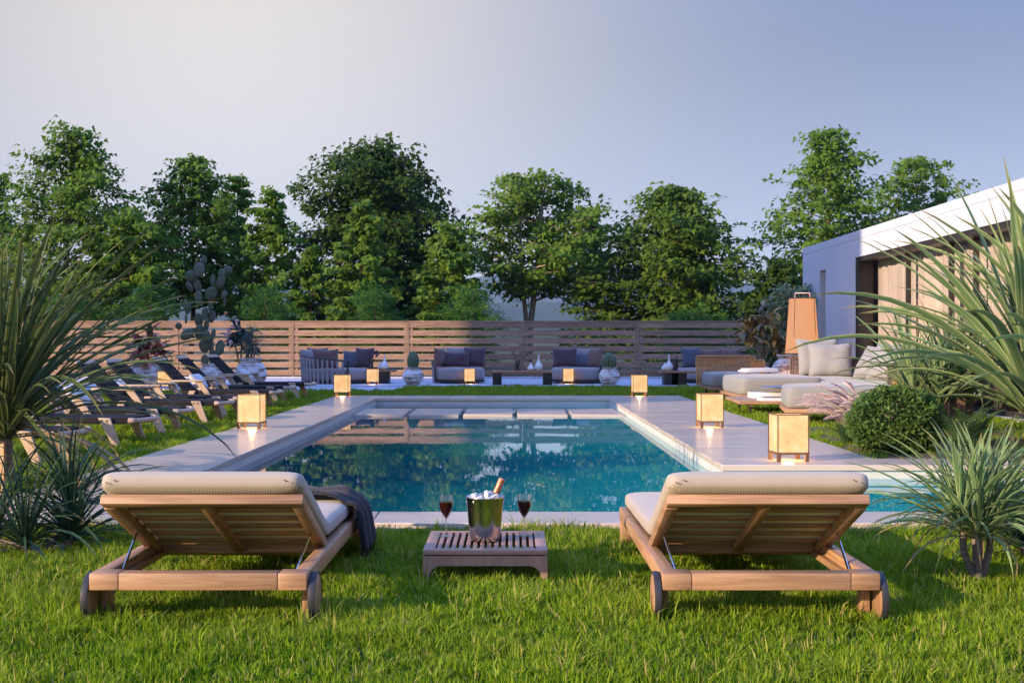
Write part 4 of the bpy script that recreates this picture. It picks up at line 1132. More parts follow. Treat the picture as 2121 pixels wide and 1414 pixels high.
tw = MB().box((0, 0, .02), (.62, .36, .04)).box((.02, .01, .055), (.56, .33, .028)).build('folded_cloth', WHITEP, None, bevel=.015, seg=3)
tag(tw, 'folded white cloth lying on the grey ottoman', 'towel'); tw.location = (4.35, 21.75, .558); tw.rotation_euler = (0, 0, .25)
lt = thing('low_teak_table', 'low slatted teak table between two grey ottomans, books and bowl on it', 'coffee table', (4.12, 18.85, 0), R(-3))
for k in range(10):
    y = -.8 + k*.162
    MB().bb(-.75, .75, y, y+.148, .18, .225).build('board', TEAK_X, lt, bevel=.004, seg=1)
for x in (-.55, .55): MB().bb(x-.03, x+.03, -.75, .76, .145, .179).build('bearer', TEAK_Y, lt)
for x in (-.55, .55):
    for y in (-.6, .6): MB().bb(x-.02, x+.02, y-.02, y+.02, 0, .144).build('leg', DARKM, lt)
zt_ = .226
def flat(name, label, cat, x, y, z_, sx_, sy_, sz_, rz, mat, mat2=None):
    t = thing(name, label, cat, (x, y, z_), rz)
    MB().bb(-sx_/2, sx_/2, -sy_/2, sy_/2, 0, .006).build('cover', mat, t); MB().bb(-sx_/2+.006, sx_/2-.008, -sy_/2+.006, sy_/2-.006, .0062, sz_-.0062).build('pages', CERAM, t)
    MB().bb(-sx_/2, sx_/2, -sy_/2, sy_/2, sz_-.006, sz_).build('cover', mat2 or mat, t)
    return t
PAPW = plain('white_card', (.76, .75, .74), (.72, .71, .7), 3, .5); PAPB = plain('black_card', (.02, .02, .022), (.05, .05, .05), 8, .4)
bx = MB().bb(-.3, .3, -.2, .2, 0, .085).build('box', PAPW, None, bevel=.006); bx.location = (4.0, 19.1, zt_); bx.rotation_euler = (0, 0, .08)
tag(bx, 'flat white box under the silver bowl on the low teak table', 'box')
flat('book', 'thin white book, lower one of the pair on the low teak table', 'book', 3.98, 18.3, zt_, .62, .34, .028, .04, PAPW)
flat('book', 'black covered magazine, upper one of the pair on the low teak table', 'magazine', 4.0, 18.32, zt_+.029, .54, .28, .02, -.03, PAPW, PAPB)
bw_ = MB().lathe([(.001, 0), (.1, 0), (.12, .01), (.26, .05), (.33, .085), (.335, .09), (.325, .09), (.25, .058), (.1, .02), (.001, .016)], 40).build('bowl', SILVER, None, smooth=True, angle=60)
bw_.location = (4.17, 19.05, zt_+.086); tag(bw_, 'wide shallow silver bowl on the low teak table', 'bowl')

# tall floor lamp
t = NT('lamp_cloth'); v = t.coords('Object')
nn_ = t.noise(t.coords('Object', (3, 3, 60)), 3, 3); sx = t.new('ShaderNodeSeparateXYZ'); t.link(v, sx.inputs[0])
col = t.ramp(nn_, [(0.3, (0.95, 0.36, 0.12)), (0.7, (1.0, 0.45, 0.18))])
t.set(Base_Color=(0.5, 0.25, 0.12), Roughness=0.85, Emission_Color=col, Emission_Strength=0.33); LSH = t.m
fl = thing('floor_lamp', 'tall tapered orange cloth floor lamp with a wire handle, behind the wicker sofa', 'floor lamp', (5.80, 24.6, 0))
n_ = 6; vs = []
MB().lathe([(.345, .86), (.30, 1.42), (.262, 1.96)], 12).build('shade', LSH, fl, smooth=True, angle=20)
fl.children[0].data.polygons[0].vertices[:]
me = fl.children[0].data; bm = bmesh.new(); bm.from_mesh(me)
bmesh.ops.delete(bm, geom=[f_ for f_ in bm.faces if len(f_.verts) > 4], context='FACES'); bm.to_mesh(me); bm.free()
m = MB()
for k in range(4):
    a = PI/4 + PI/2*k; m.tube([(.36*math.cos(a), .36*math.sin(a), 0), (.268*math.cos(a), .268*math.sin(a), 1.965)], .005, 6)
m.build('leg_wire', DARKM, fl, smooth=True)
for z_, r_ in ((.86, .348), (1.96, .265)):
    MB().tube([(r_*math.cos(2*PI*k/24), r_*math.sin(2*PI*k/24), z_) for k in range(24)], .008, 6, closed=True).build('hoop', RATTAN, fl, smooth=True)
MB().tube([(-.15, 0, 1.96), (-.15, 0, 2.06), (-.14, 0, 2.07), (.14, 0, 2.07), (.15, 0, 2.06), (.15, 0, 1.96)], .007, 8).build('handle', CERAM, fl, smooth=True)
ld_ = bpy.data.lights.new('bulb', 'POINT'); ld_.energy = 110; ld_.color = (1, .60, .30); ld_.shadow_soft_size = .12
lo = bpy.data.objects.new('bulb', ld_); C.objects.link(lo); lo.parent = fl; lo.location = (0, 0, 1.0)

# round disc path lamp by the house
pl = thing('path_lamp', 'small garden lamp with a round lit disc on a black post', 'lamp', (5.62, 15.1, 0))
MB().tube([(0, 0, 0), (0, 0, .42)], .03, 12).build('post', DARKM, pl, smooth=True)
MB().lathe([(.03, .40), (.15, .42), (.16, .43), (.16, .455), (.13, .46), (.05, .462), (.001, .462)], 32).build('disc', DARKM, pl, smooth=True, angle=30)
t = NT('lamp_ring'); t.set(Base_Color=(.8, .8, .8), Emission_Color=(1, .9, .75), Emission_Strength=0.8)
MB().lathe([(.06, .464), (.125, .463), (.125, .467), (.06, .468)], 32).build('light_ring', t.m, pl, smooth=True)
# ------------------------------------------------------------------ plants
def blade_mesh(name, e0, bend, width, seed, n=10, twist=0.0, fold=.22, pw=1.5):
    rs = random.Random(seed); x = z = y = 0.0; vs = []; uv = []
    prev = None
    for i in range(n+1):
        s_ = i/n
        th = e0 - bend*s_**pw
        if i: x += math.cos(th)/n; z += math.sin(th)/n; y += .02*math.sin(s_*4+seed)/n*3
        w = width/2*min(1.0, .62+1.5*s_)*max(0.0, 1-s_**2.2)**.8
        up = Vector((-math.sin(th), 0, math.cos(th))); sd = Vector((0, 1, 0))
        tw = twist*s_; sd2 = sd*math.cos(tw) + up*math.sin(tw); up2 = up*math.cos(tw) - sd*math.sin(tw)
        p = Vector((x, y, z))
        vs += [p - sd2*w + up2*(w*fold), p - up2*(w*fold), p + sd2*w + up2*(w*fold)]
        uv += [(0.0, s_), (.5, s_), (1.0, s_)]
    fs = []
    for i in range(n):
        for k in (0, 1): fs.append([i*3+k, i*3+k+1, (i+1)*3+k+1, (i+1)*3+k])
    me = bpy.data.meshes.new(name); me.from_pydata([tuple(p) for p in vs], [], fs); me.update()
    ul = me.uv_layers.new(name='UVMap')
    for l in me.loops: ul.data[l.index].uv = uv[l.vertex_index]
    for p in me.polygons: p.use_smooth = True
    return me
def blade_set(prefix, mat, width, seed, bendk=1.0):
    out = []
    for i, e in enumerate((86, 78, 70, 61, 52, 43, 34, 24, 12)):
        for j in range(3):
            me = blade_mesh('leaf', R(e), R((18 + (90-e)*.75)*(.7+.42*j)*bendk), width*(1-.1*(j == 2)), seed+i*7+j, twist=(-.6, .3, .9)[j])
            me.materials.append(mat); out.append((e, me))
    return out
def dracaena(name, label, loc, heads, nleaf, Lr, blades, seed, cat='plant', group=None, stemr=.035, emin=8, bias=1.0, emax=90, stem_mat=None, dry=None):
    t = thing(name, label, cat, loc, 0, group); rs = random.Random(seed)
    m = MB()
    for (hx, hy, hz) in heads:
        p = [Vector((0, 0, -.03)), Vector((hx*.45, hy*.45, hz*.22)), Vector((hx*.92, hy*.92, hz*.55)), Vector((hx, hy, hz))]
        m.tube(p, [stemr*1.25, stemr*1.1, stemr, stemr*.95], 10)
    m.build('stem', stem_mat or STEMM, t, smooth=True)
    for (hx, hy, hz) in heads:
        out_az = math.atan2(hy, hx) if abs(hx)+abs(hy) > .02 else None
        for k in range(nleaf):
            q = (k+.5)/nleaf
            e = emax - (emax-emin)*q**bias + rs.uniform(-7, 7)
            az = k*2.39996 + rs.uniform(-.3, .3)
            c_ = sorted(blades, key=lambda b: abs(b[0]-e))[:3]
            if q > .8 and rs.random() < .16 and dry: c_ = sorted(dry, key=lambda b: abs(b[0]-e+18))[:3]
            o = bpy.data.objects.new('leaf', rs.choice(c_)[1]); C.objects.link(o); o.parent = t
            s_ = rs.uniform(*Lr)*(.72+.28*min(1, q*3)) 
            o.scale = (s_, s_*rs.uniform(.8, 1.1), s_); o.location = (hx + .02*math.cos(az), hy + .02*math.sin(az), hz - .02 + .16*(1-q)*stemr/.04)
            o.rotation_euler = (0, 0, az)
    return t
BL_R = blademat('striped_leaf', (0.46, 0.48, 0.26), (0.10, 0.18, 0.06), (0.17, 0.27, 0.10))
BL_L = blademat('olive_striped_leaf', (0.24, 0.24, 0.085), (0.042, 0.085, 0.025), (0.075, 0.125, 0.035), .25)
BL_D = blademat('dark_green_leaf', (0.055, 0.095, 0.05), (0.015, 0.042, 0.022), (0.028, 0.065, 0.032), .2)
BL_S = blademat('pale_striped_leaf', (0.44, 0.47, 0.26), (0.07, 0.16, 0.05), (0.14, 0.26, 0.09))
B_DRY = blade_set('dry', blademat('dry_leaf', (0.34, 0.25, 0.13), (0.22, 0.15, 0.07), (0.29, 0.21, 0.10)), .036, 300, 1.1)
B1 = blade_set('right', BL_R, .046, 1, .8); B2 = blade_set('left', BL_L, .033, 40, .72); B3 = blade_set('low', BL_D, .034, 80, .95); B4 = blade_set('small', BL_S, .042, 120, .9)
dracaena('spiky_plant', 'huge striped spiky plant at the right edge arching over the wicker sofa', (5.04, 11.75, 0), [(-.05, 0, .36), (.16, .12, .30), (.5, -.1, .45)], 86, (1.6, 2.7), B1, 11, dry=B_DRY, stemr=.06, emin=36, bias=.9)
dracaena('spiky_plant', 'small striped spiky plant with bare forked stems on the near lawn at right', (2.135, 5.63, 0), [(-.075, 0, .25), (-.015, -.04, .22), (.06, .02, .26), (.02, .10, .26)], 72, (.36, .62), B4, 23, dry=B_DRY, stemr=.016, emin=20, bias=1.0)
dracaena('spiky_plant', 'cluster of striped spiky plants on pale stems behind the round box bush', (4.80, 13.9, 0), [(-.22, .1, .42), (.0, -.1, .38), (.2, .05, .46), (.42, .15, .40)], 60, (.8, 1.25), B4, 31, dry=B_DRY, stemr=.045, emin=34, bias=.9)
dracaena('spiky_plant', 'tall olive striped spiky plant at the left edge beside the loungers', (-3.78, 9.25, 0), [(-.02, 0, .46), (.08, -.25, .40), (-.35, .15, .5)], 97, (1.2, 2.0), B2, 47, dry=B_DRY, stemr=.045, emin=20, bias=.9)
dracaena('spiky_plant', 'low dark green spiky plant in front of the deck at the left edge', (-2.45, 6.4, 0), [(-.08, 0, .04), (.12, .12, .06), (-.32, .2, .06), (.02, .36, .2)], 74, (.38, .68), B3, 59, dry=B_DRY, stemr=.02, emin=18, bias=.85)
dracaena('spiky_plant', 'dark spiky plant low at the right edge beside the small striped one', (2.62, 6.3, 0), [(0, 0, .05), (.2, .15, .06)], 60, (.5, .8), B3, 63, stemr=.02, emin=18)

# grassy palm in its urn, frangipani, croton, rubber plant
BG = blademat('thin_grey_leaf', (0.10, 0.135, 0.10), (0.065, 0.10, 0.075), (0.085, 0.125, 0.09), .15)
B5 = blade_set('thin', BG, .022, 160, .5)
dracaena('grass_palm', 'thin-leaved grassy palm in the large white urn left of the sofa', (-5.98, 28.2, .66), [(0, 0, .14), (.1, .05, .30), (-.1, .0, .34), (.02, -.05, .52)], 52, (.32, .52), B5, 71, stemr=.018, emin=5)
def leafblob(name, label, loc, mats, stems, n, size, seed, cat='plant', wide=.4, spread=.2, up=.5, flowers=None, stem_mat=None):
    t = thing(name, label, cat, loc); rs = random.Random(seed); m = MB()
    ms_ = []
    for mt in mats:
        for j in range(3):
            me = blade_mesh('leaf', R(45), R(70+30*j), wide, seed+j, n=6, fold=.18, pw=1.2); me.materials.append(mt); ms_.append(me)
    for st_ in stems:
        m.tube(st_, [.024*(1-.5*i/(len(st_)-1)) for i in range(len(st_))], 7)
        tip = Vector(st_[-1]); base = Vector(st_[-2])
        for k in range(n):
            q = rs.random(); p = base.lerp(tip, .25+.75*q) + Vector((rs.uniform(-spread, spread), rs.uniform(-spread, spread), rs.uniform(-spread, spread)))*.35
            o = bpy.data.objects.new('leaf', rs.choice(ms_)); C.objects.link(o); o.parent = t; o.location = p
            s_ = size*rs.uniform(.7, 1.15); o.scale = (s_, s_, s_); o.rotation_euler = (rs.uniform(-.4, .4), rs.uniform(-up-.5, .55-up*.2), k*2.4+rs.uniform(-.4, .4))
    m.build('stem', stem_mat or BARKL, t, smooth=True)
    if flowers:
        for (p, r_, mt) in flowers:
            b = MB()
            for k in range(5):
                a = 2*PI*k/5; b.ball((p[0]+r_*.6*math.cos(a), p[1]-.01, p[2]+r_*.6*math.sin(a)), r_*.55, 1, .35, 1, 7, 5)
            b.build('flower', mt, t, smooth=True)
    return t
def lm(n_, c1, c2): return blademat(n_, c1, c2, tuple((a+b)/2 for a, b in zip(c1, c2)), .15, .3)
PINK = plain('pink_flower', (.75, .35, .36), (.7, .45, .4), 9); ORNG = plain('orange_flower', (.75, .30, .04), (.75, .4, .08), 9)
leafblob('frangipani', 'dark leaved flowering plant with pink and orange blooms beside the prickly pear', (-6.36, 28.85, .42),
    [lm('frangipani_leaf', (.05, .09, .085), (.025, .06, .05))], [[(0, 0, 0), (.02, 0, .5), (.12, .0, .92)], [(0, 0, 0), (-.12, .05, .5), (-.2, 0, .75)], [(0, 0, 0), (.15, -.05, .35), (.3, 0, .55)], [(0, 0, 0), (.02, 0, .55), (-.05, .0, 1.0)]], 24, .42, 81, wide=.26, up=.15,
    flowers=[((-.20, -.3, .92), .05, PINK), ((-.26, -.3, .82), .05, PINK), ((-.12, -.32, 1.02), .045, PINK), ((-.17, -.3, .66), .05, PINK), ((.17, -.3, .62), .055, ORNG), ((.22, -.3, .55), .05, ORNG), ((.08, -.3, .18), .06, ORNG), ((-.02, -.3, 1.16), .045, PINK)])
leafblob('croton', 'red, pink and yellow leaved croton in the biggest white urn', (-8.25, 27.8, .58),
    [lm('croton_pink', (.66, .28, .22), (.46, .14, .13)), lm('croton_yellow', (.66, .40, .12), (.56, .20, .12)), lm('croton_green', (.16, .13, .06), (.10, .09, .05)), lm('croton_red', (.56, .13, .13), (.36, .08, .09))],
    [[(0, 0, 0), (.05, 0, .25), (.1, 0, .62)], [(0, 0, 0), (-.1, 0, .2), (-.2, 0, .42)], [(0, 0, 0), (.15, 0, .15), (.32, 0, .3)], [(0, 0, 0), (.0, -.1, .08), (-.05, -.25, .1)]], 26, .48, 91, wide=.30, up=.35)
leafblob('rubber_plant', 'bronze leaved rubber plant on bare crooked stems near the house', (5.52, 27.2, .56),
    [lm('bronze_leaf', (.62, .36, .09), (.36, .21, .06)), lm('olive_leaf', (.44, .32, .09), (.24, .19, .07)), lm('dark_bronze_leaf', (.22, .20, .13), (.14, .14, .11))],
    [[(0, 0, 0), (-.05, 0, .25), (.05, 0, .55), (-.1, 0, 1.0)], [(0, 0, .0), (-.12, 0, .4), (-.42, .05, .72)], [(0, 0, 0), (.15, 0, .35), (.4, -.05, .68)], [(0, 0, .1), (.1, .1, .5), (.22, .0, 1.15)], [(0, 0, .2), (-.2, 0, .5), (-.32, -.1, 1.05)], [(.1, 0, 0), (.28, 0, .25), (.42, 0, .38)], [(0, 0, .3), (0, -.1, .6), (.0, -.1, 1.32)]], 21, .36, 101, wide=.36, up=.35)

# ------------------------------------------------------------------ leaf clouds (numpy): trees, shrubs, box ball
MAPLE = [(0, -.05), (.50, .18), (.22, .42), (.0, 1.0), (-.22, .42), (-.50, .18)]
OVAL = [(0, 0), (.28, .3), (.26, .65), (0, 1.0), (-.26, .65), (-.28, .3)]
SLIM = [(0, 0), (.085, .4), (0, 1.0), (-.085, .4)]
def leaf_cloud(name, pos, outd, size, shape, mat, parent, rng, droop=.5, jit=.55, sizevar=.3, tint=None, fold=.12):
    n = len(pos); sh = np.array(shape); k = len(sh)
    d = outd.copy(); d[:, 2] = d[:, 2]*.4 - droop; d += rng.normal(0, jit, (n, 3)); d /= np.linalg.norm(d, axis=1)[:, None] + 1e-9
    up = np.array([-.35, -.45, 1.0]) + rng.normal(0, .45, (n, 3)); s_ = np.cross(d, up); s_ /= np.linalg.norm(s_, axis=1)[:, None] + 1e-9
    nn = np.cross(s_, d)
    sz = size*(1 + rng.uniform(-sizevar, sizevar, n))
    V = pos[:, None, :] + sz[:, None, None]*(sh[None, :, 0, None]*s_[:, None, :] + (sh[None, :, 1, None]-.2)*d[:, None, :] - (fold*np.abs(sh[None, :, 0, None])*2 + .18*sh[None, :, 1, None]**2)*nn[:, None, :])
    if tint is None: tint = rng.uniform(0, 1, n)
    return npmesh(name, V.reshape(-1, 3), np.arange(n*k), np.full(n, k), mat, parent, attr=np.repeat(np.clip(tint, 0, 1), k))
def interp(prof, t_): return float(np.interp(t_, [p[0] for p in prof], [p[1] for p in prof]))
def make_tree(name, label, loc, H, Rmax, prof, base, mat, seed, nb=85, clumps=8, per=23, leaf=.165, bark=None, stems=1, cat='tree', group='maple trees behind the fence', shape=MAPLE, trunk_r=None, fork=None, rise=.35, droop=.75, flat=.5, csize=.072, stemspread=.1):
    t = thing(name, label, cat, loc, 0, group); rs = random.Random(seed); rng = np.random.default_rng(seed)
    tr = trunk_r or H*.014; m = MB(); axes = []
    for s_ in range(stems):
        a = 2*PI*s_/stems + rs.uniform(0, 1); lean = (stemspread*H if stems > 1 else .02*H); P = []
        kx, ky = rs.uniform(-.02, .02)*H, rs.uniform(-.02, .02)*H
        for i in range(9):
            q = i/8; fk = base*.55 if fork is None else fork; b = max(0, q-fk)/(1-fk)
            P.append(Vector((lean*math.cos(a)*b**.8 + kx*math.sin(q*5), lean*math.sin(a)*b**.8 + ky*math.sin(q*4), -.1 + (H*.95+.1)*q)))
        m.tube(P, [tr*(1-.86*(i/8))/(1 if stems == 1 else 1.25) for i in range(9)], 9); axes.append(P)
    pos = []; od = []; tn = []
    for b in range(nb):
        q = (b+rs.random())/nb; hq = base + (1-base)*q**.92
        ax = axes[b % stems]; f_ = hq*8; i = min(7, int(f_)); st = ax[i].lerp(ax[i+1], f_-i)
        reach = Rmax*interp(prof, q)*rs.uniform(.62, 1.08); az = b*2.39996 + rs.uniform(-.5, .5)
        reach = max(reach, .12)
        ri = rise*(.5+.9*q)
        dz = reach*ri*rs.uniform(.6, 1.3)
        o = Vector((math.cos(az), math.sin(az), 0))
        B = [st + o*(reach*s_) + Vector((0, 0, dz*(s_**.75) - reach*.10*s_*s_)) - Vector((0, 0, dz*.55)) for s_ in (0, .33, .66, 1)]
        B[0] = st - Vector((0, 0, dz*.55))
        m.tube(B, [tr*.34*(1-q*.6), tr*.24*(1-q*.6), tr*.13, tr*.05], 5)
        ncl = max(2, int(clumps*(.35+.65*reach/max(Rmax, .01))))
        for c_ in range(ncl):
            s_ = .28 + .76*(c_+rs.random())/ncl; s_ = min(1.04, s_)
            f2 = min(2.999, s_*3*.999); i2 = int(f2); p = B[i2].lerp(B[i2+1], f2-i2)
            sc_ = Rmax*csize*rs.uniform(.7, 1.5)*(2.0)
            cx = p + Vector((rs.uniform(-.9, .9)*sc_, rs.uniform(-.9, .9)*sc_, rs.uniform(-.45, .45)*sc_))
            if c_ % 2 == 0: m.tube([p, cx], [tr*.06, tr*.03], 4)
            n = int(per*rs.uniform(.6, 1.4))
            q3 = rng.normal(0, 1, (n, 3)); q3 *= (rng.random(n)**.4/np.linalg.norm(q3, axis=1))[:, None]; pp_ = q3*np.array([1, 1, flat])*sc_*.95 + np.array(cx)
            pos.append(pp_); dd = pp_ - np.array([st.x, st.y, st.z]); dd[:, 2] *= .3
            dd /= np.linalg.norm(dd, axis=1)[:, None] + 1e-6; od.append(dd)
            tn.append(rng.normal(.5 + rs.uniform(-.25, .25), .18, n))
    m.build('trunk', bark or BARK, t, smooth=True, angle=180)
    leaf_cloud('crown', np.concatenate(pos), np.concatenate(od), leaf, shape, mat, t, rng, droop, tint=np.concatenate(tn))
    return t
LF1 = leafmat('maple_leaf', (0.064, 0.131, 0.014), (0.133, 0.231, 0.028), .40)
LF2 = leafmat('dark_maple_leaf', (0.029, 0.064, 0.010), (0.060, 0.108, 0.015), .40)
LF3 = leafmat('light_maple_leaf', (0.075, 0.149, 0.017), (0.146, 0.239, 0.034), .40)
LF4 = leafmat('broad_maple_leaf', (0.060, 0.115, 0.014), (0.124, 0.199, 0.028), .40)
LF5 = leafmat('shrub_leaf', (0.028, 0.101, 0.017), (0.065, 0.168, 0.028), .40)
LF6 = leafmat('grey_shrub_leaf', (0.17, 0.21, 0.10), (0.32, 0.36, 0.20), .25)
CON = [(0, .7), (.12, .97), (.3, 1.0), (.5, .86), (.68, .60), (.85, .36), (1, .07)]
ROUND = [(0, .6), (.15, .9), (.4, 1.0), (.65, .95), (.82, .72), (.93, .42), (1, .12)]
OPEN_ = [(0, .35), (.15, .75), (.35, 1.0), (.6, .85), (.8, .5), (1, .08)]
BROAD = [(0, .95), (.2, 1.0), (.45, .92), (.7, .68), (.85, .42), (1, .1)]
def tx(px, D): return (px-1060.5)/FPX*D
def th(py, D): return EYE + (707-py)/FPX*D
def T(px, py, hw, D, label, prof, base, mat, seed, **kw):
    return make_tree(kw.pop('name', 'maple_tree'), label, (tx(px, D), D, 0), th(py, D), hw/FPX*D, prof, base, mat, seed, **kw)
T(140, 250, 205, 43, 'tall cone-shaped maple at the left end of the tree row', CON, .16, LF1, 201, nb=105, clumps=9)
T(-30, 330, 130, 45, 'maple cut by the left picture edge, left of the tall cone-shaped one', CON, .15, LF1, 202, nb=70)
T(392, 308, 150, 45, 'second maple from the left, narrow top above the prickly pear', CON, .33, LF1, 203, nb=90, clumps=8)
T(265, 430, 110, 41, 'low maple filling the gap between the two left trees', ROUND, .30, LF1, 214, nb=50)
T(490, 345, 85, 47, 'slim maple behind the third from the left, thin at its top', OPEN_, .2, LF1, 215, nb=45)
T(548, 372, 100, 43, 'third maple from the left, slim, just left of the dark round tree', CON, .2, LF1, 204, nb=70, clumps=6)
T(768, 285, 185, 47, 'big dark round-crowned maple left of the middle', ROUND, .12, LF2, 205, nb=130, clumps=10, per=27, leaf=.185, droop=.8, flat=.7, name='dark_maple_tree')
T(742, 400, 92, 41, 'lighter slim maple in front of the big dark tree', CON, .16, LF3, 206, nb=70, clumps=6)
T(640, 500, 62, 42, 'low maple at the left foot of the big dark tree', CON, .15, LF1, 216, nb=45)
T(925, 452, 105, 41, 'low light green maple right of the big dark tree', CON, .14, LF3, 207, nb=75, clumps=7)
T(1095, 345, 165, 43, 'open maple with a bare forked trunk showing, in the middle', OPEN_, .40, LF3, 208, nb=80, clumps=9, per=20, bark=plain('sunlit_bark', (0.40, 0.32, 0.23), (0.27, 0.21, 0.15), 7, 0.9, 0.6, 30, stretch=(1,1,0.25), bd=0.03), stems=4, trunk_r=.14, rise=.5, stemspread=.10, fork=.30)
T(1375, 378, 215, 43, 'very broad low maple right of the middle', BROAD, .10, LF4, 209, nb=125, clumps=12, per=21, leaf=.18, droop=.45, flat=.3, rise=.2)
T(1215, 430, 60, 46, 'thin maple behind the gap between the open and the broad tree', OPEN_, .48, LF3, 217, nb=40)
T(1712, 250, 172, 44, 'tall cone-shaped maple left above the white house', CON, .14, LF1, 210, nb=100, clumps=8)
T(1898, 308, 140, 48, 'second maple above the house roof, rounder top', ROUND, .2, LF1, 211, nb=80, clumps=7)
T(2020, 385, 80, 52, 'small maple just showing above the house roof near the right edge', ROUND, .2, LF1, 212, nb=50)
T(1605, 530, 100, 41, 'low dark maple between the broad tree and the white house', CON, .08, LF2, 213, nb=65)
gsb = 'shrubs behind the fence'
def shrub(px, py, hw, D, label, seed, **kw):
    return make_tree('shrub', label, (tx(px, D), D, 0), th(py, D), hw/FPX*D, ROUND, .05, kw.pop('mat', LF5), seed, nb=42, clumps=7, per=26, leaf=kw.pop('leaf', .17), cat='shrub', group=gsb, shape=SLIM, trunk_r=.05, rise=.7, droop=-.1, flat=.8, csize=.11, **kw)
shrub(310, 585, 62, 38, 'fine-leaved green shrub behind the fence left of the prickly pear', 301)
shrub(548, 590, 70, 38, 'fine-leaved green shrub behind the fence, second from the left', 302)
shrub(775, 588, 66, 38, 'fine-leaved green shrub behind the fence under the dark tree', 303)
shrub(975, 590, 68, 38, 'fine-leaved green shrub behind the fence left of the bare trunk', 304)
shrub(1430, 640, 90, 39, 'low green shrub behind the fence under the broad maple', 305)
shrub(150, 610, 80, 38.5, 'green shrub behind the left end of the fence', 307)
make_tree('olive_shrub', 'grey-green small-leaved shrub tree beside the house corner, behind the floor lamp', (6.30, 27.9, 0), th(588, 27.9), .62, [(0, .5), (.3, .9), (.6, 1), (.85, .7), (1, .25)], .3, LF6, 310, nb=46, clumps=6, per=20, leaf=.085, cat='shrub', group=None, shape=OVAL, trunk_r=.045, rise=.8, droop=0, flat=.9, csize=.10, stems=2)
make_tree('olive_shrub', 'dark low bush between the rubber plant and the white urn', (6.1, 28.4, 0), 1.15, .7, ROUND, .05, LF5, 311, nb=30, clumps=6, per=18, leaf=.1, cat='shrub', group=None, shape=OVAL, trunk_r=.03, rise=.7, droop=0, flat=.9, csize=.12)

# box ball
rng = np.random.default_rng(7)
bb = thing('box_bush', 'round clipped box bush with small glossy leaves at the pool corner', 'bush', (3.72, 11.95, 0))
n = 15000; d = rng.normal(0, 1, (n, 3)); d /= np.linalg.norm(d, axis=1)[:, None]
lump = 1 + .07*np.sin(d[:, 0]*7+1)*np.sin(d[:, 1]*6)*np.cos(d[:, 2]*8) + .05*np.sin(d[:, 0]*15)*np.sin(d[:, 2]*13+2)
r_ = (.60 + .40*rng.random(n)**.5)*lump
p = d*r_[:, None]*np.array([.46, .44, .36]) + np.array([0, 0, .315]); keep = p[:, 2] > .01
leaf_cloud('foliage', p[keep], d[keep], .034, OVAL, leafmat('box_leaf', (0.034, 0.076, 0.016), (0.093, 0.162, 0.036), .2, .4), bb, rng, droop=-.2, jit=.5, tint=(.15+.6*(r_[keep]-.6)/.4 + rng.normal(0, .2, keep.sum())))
m = MB()
for k in range(14):
    a = k*2.4; m.tube([(0, 0, 0), (.12*math.cos(a), .12*math.sin(a), .15), (.34*math.cos(a), .32*math.sin(a), .2+.35*((k*7) % 5)/6)], [.014, .01, .004], 5)
m.build('branches', BARK, bb)

# fountain grass with pink plumes
fg = thing('fountain_grass', 'fountain grass with pale pink plumes beside the box bush', 'grass plant', (3.70, 13.0, 0))
GR = leafmat('fine_grass', (0.07, 0.12, 0.04), (0.14, 0.20, 0.08), .3, attr=False); PLM = leafmat('pink_plume', (0.72, 0.58, 0.52), (0.84, 0.70, 0.63), .4, attr=False)
rs = random.Random(5); m = MB(); pm = 0
for k in range(420):
    az = rs.uniform(0, 6.28); L_ = rs.uniform(.4, .8); e = R(rs.uniform(35, 86)); b = rs.uniform(.8, 1.9); p = Vector((rs.gauss(0, .06), rs.gauss(0, .06), 0)); o = Vector((math.cos(az), math.sin(az), 0)); s_ = Vector((-o.y, o.x, 0)); ol = len(m.v)
    for i in range(6):
        w = .004*(1-i/5.2); m.v += [tuple(p-s_*w), tuple(p+s_*w)]; thh = e-b*(i/5)**1.5; p = p + (o*math.cos(thh)+Vector((0, 0, math.sin(thh))))*(L_/5)
    for i in range(5): m.f.append([ol+2*i, ol+2*i+1, ol+2*i+3, ol+2*i+2])
m.build('blades', GR, fg)
for k in range(56):
    az = rs.uniform(1.8, 4.7) if k < 44 else rs.uniform(0, 6.28); e = R(rs.uniform(52, 86)); L_ = rs.uniform(.6, .9); p = Vector((rs.gauss(0, .05), rs.gauss(0, .05), 0)); o = Vector((math.cos(az), math.sin(az), 0)); P = [p]
    for i in range(9):
        thh = e - 1.15*(i/8)**1.8; p = p + (o*math.cos(thh)+Vector((0, 0, math.sin(thh))))*(L_/9); P.append(p)
    m = MB().tube(P[:7], .0022, 4)
    for i in range(420):
        q = rs.random(); f_ = 6 + q*2.99; i0 = int(f_); c_ = P[i0].lerp(P[i0+1], f_-i0); tg = (P[i0+1]-P[i0]).normalized()
        rd = Vector((rs.gauss(0, 1), rs.gauss(0, 1), rs.gauss(0, 1))); rd = (rd - tg*rd.dot(tg)).normalized()
        e_ = c_ + rd*(.026*math.sin(PI*min(1, q*.9+.1))**.6) + tg*.022; sd_ = tg.cross(rd)*.0024
        m.add([c_-sd_, c_+sd_, e_], [[0, 1, 2]])
    m.build('plume', PLM, fg)

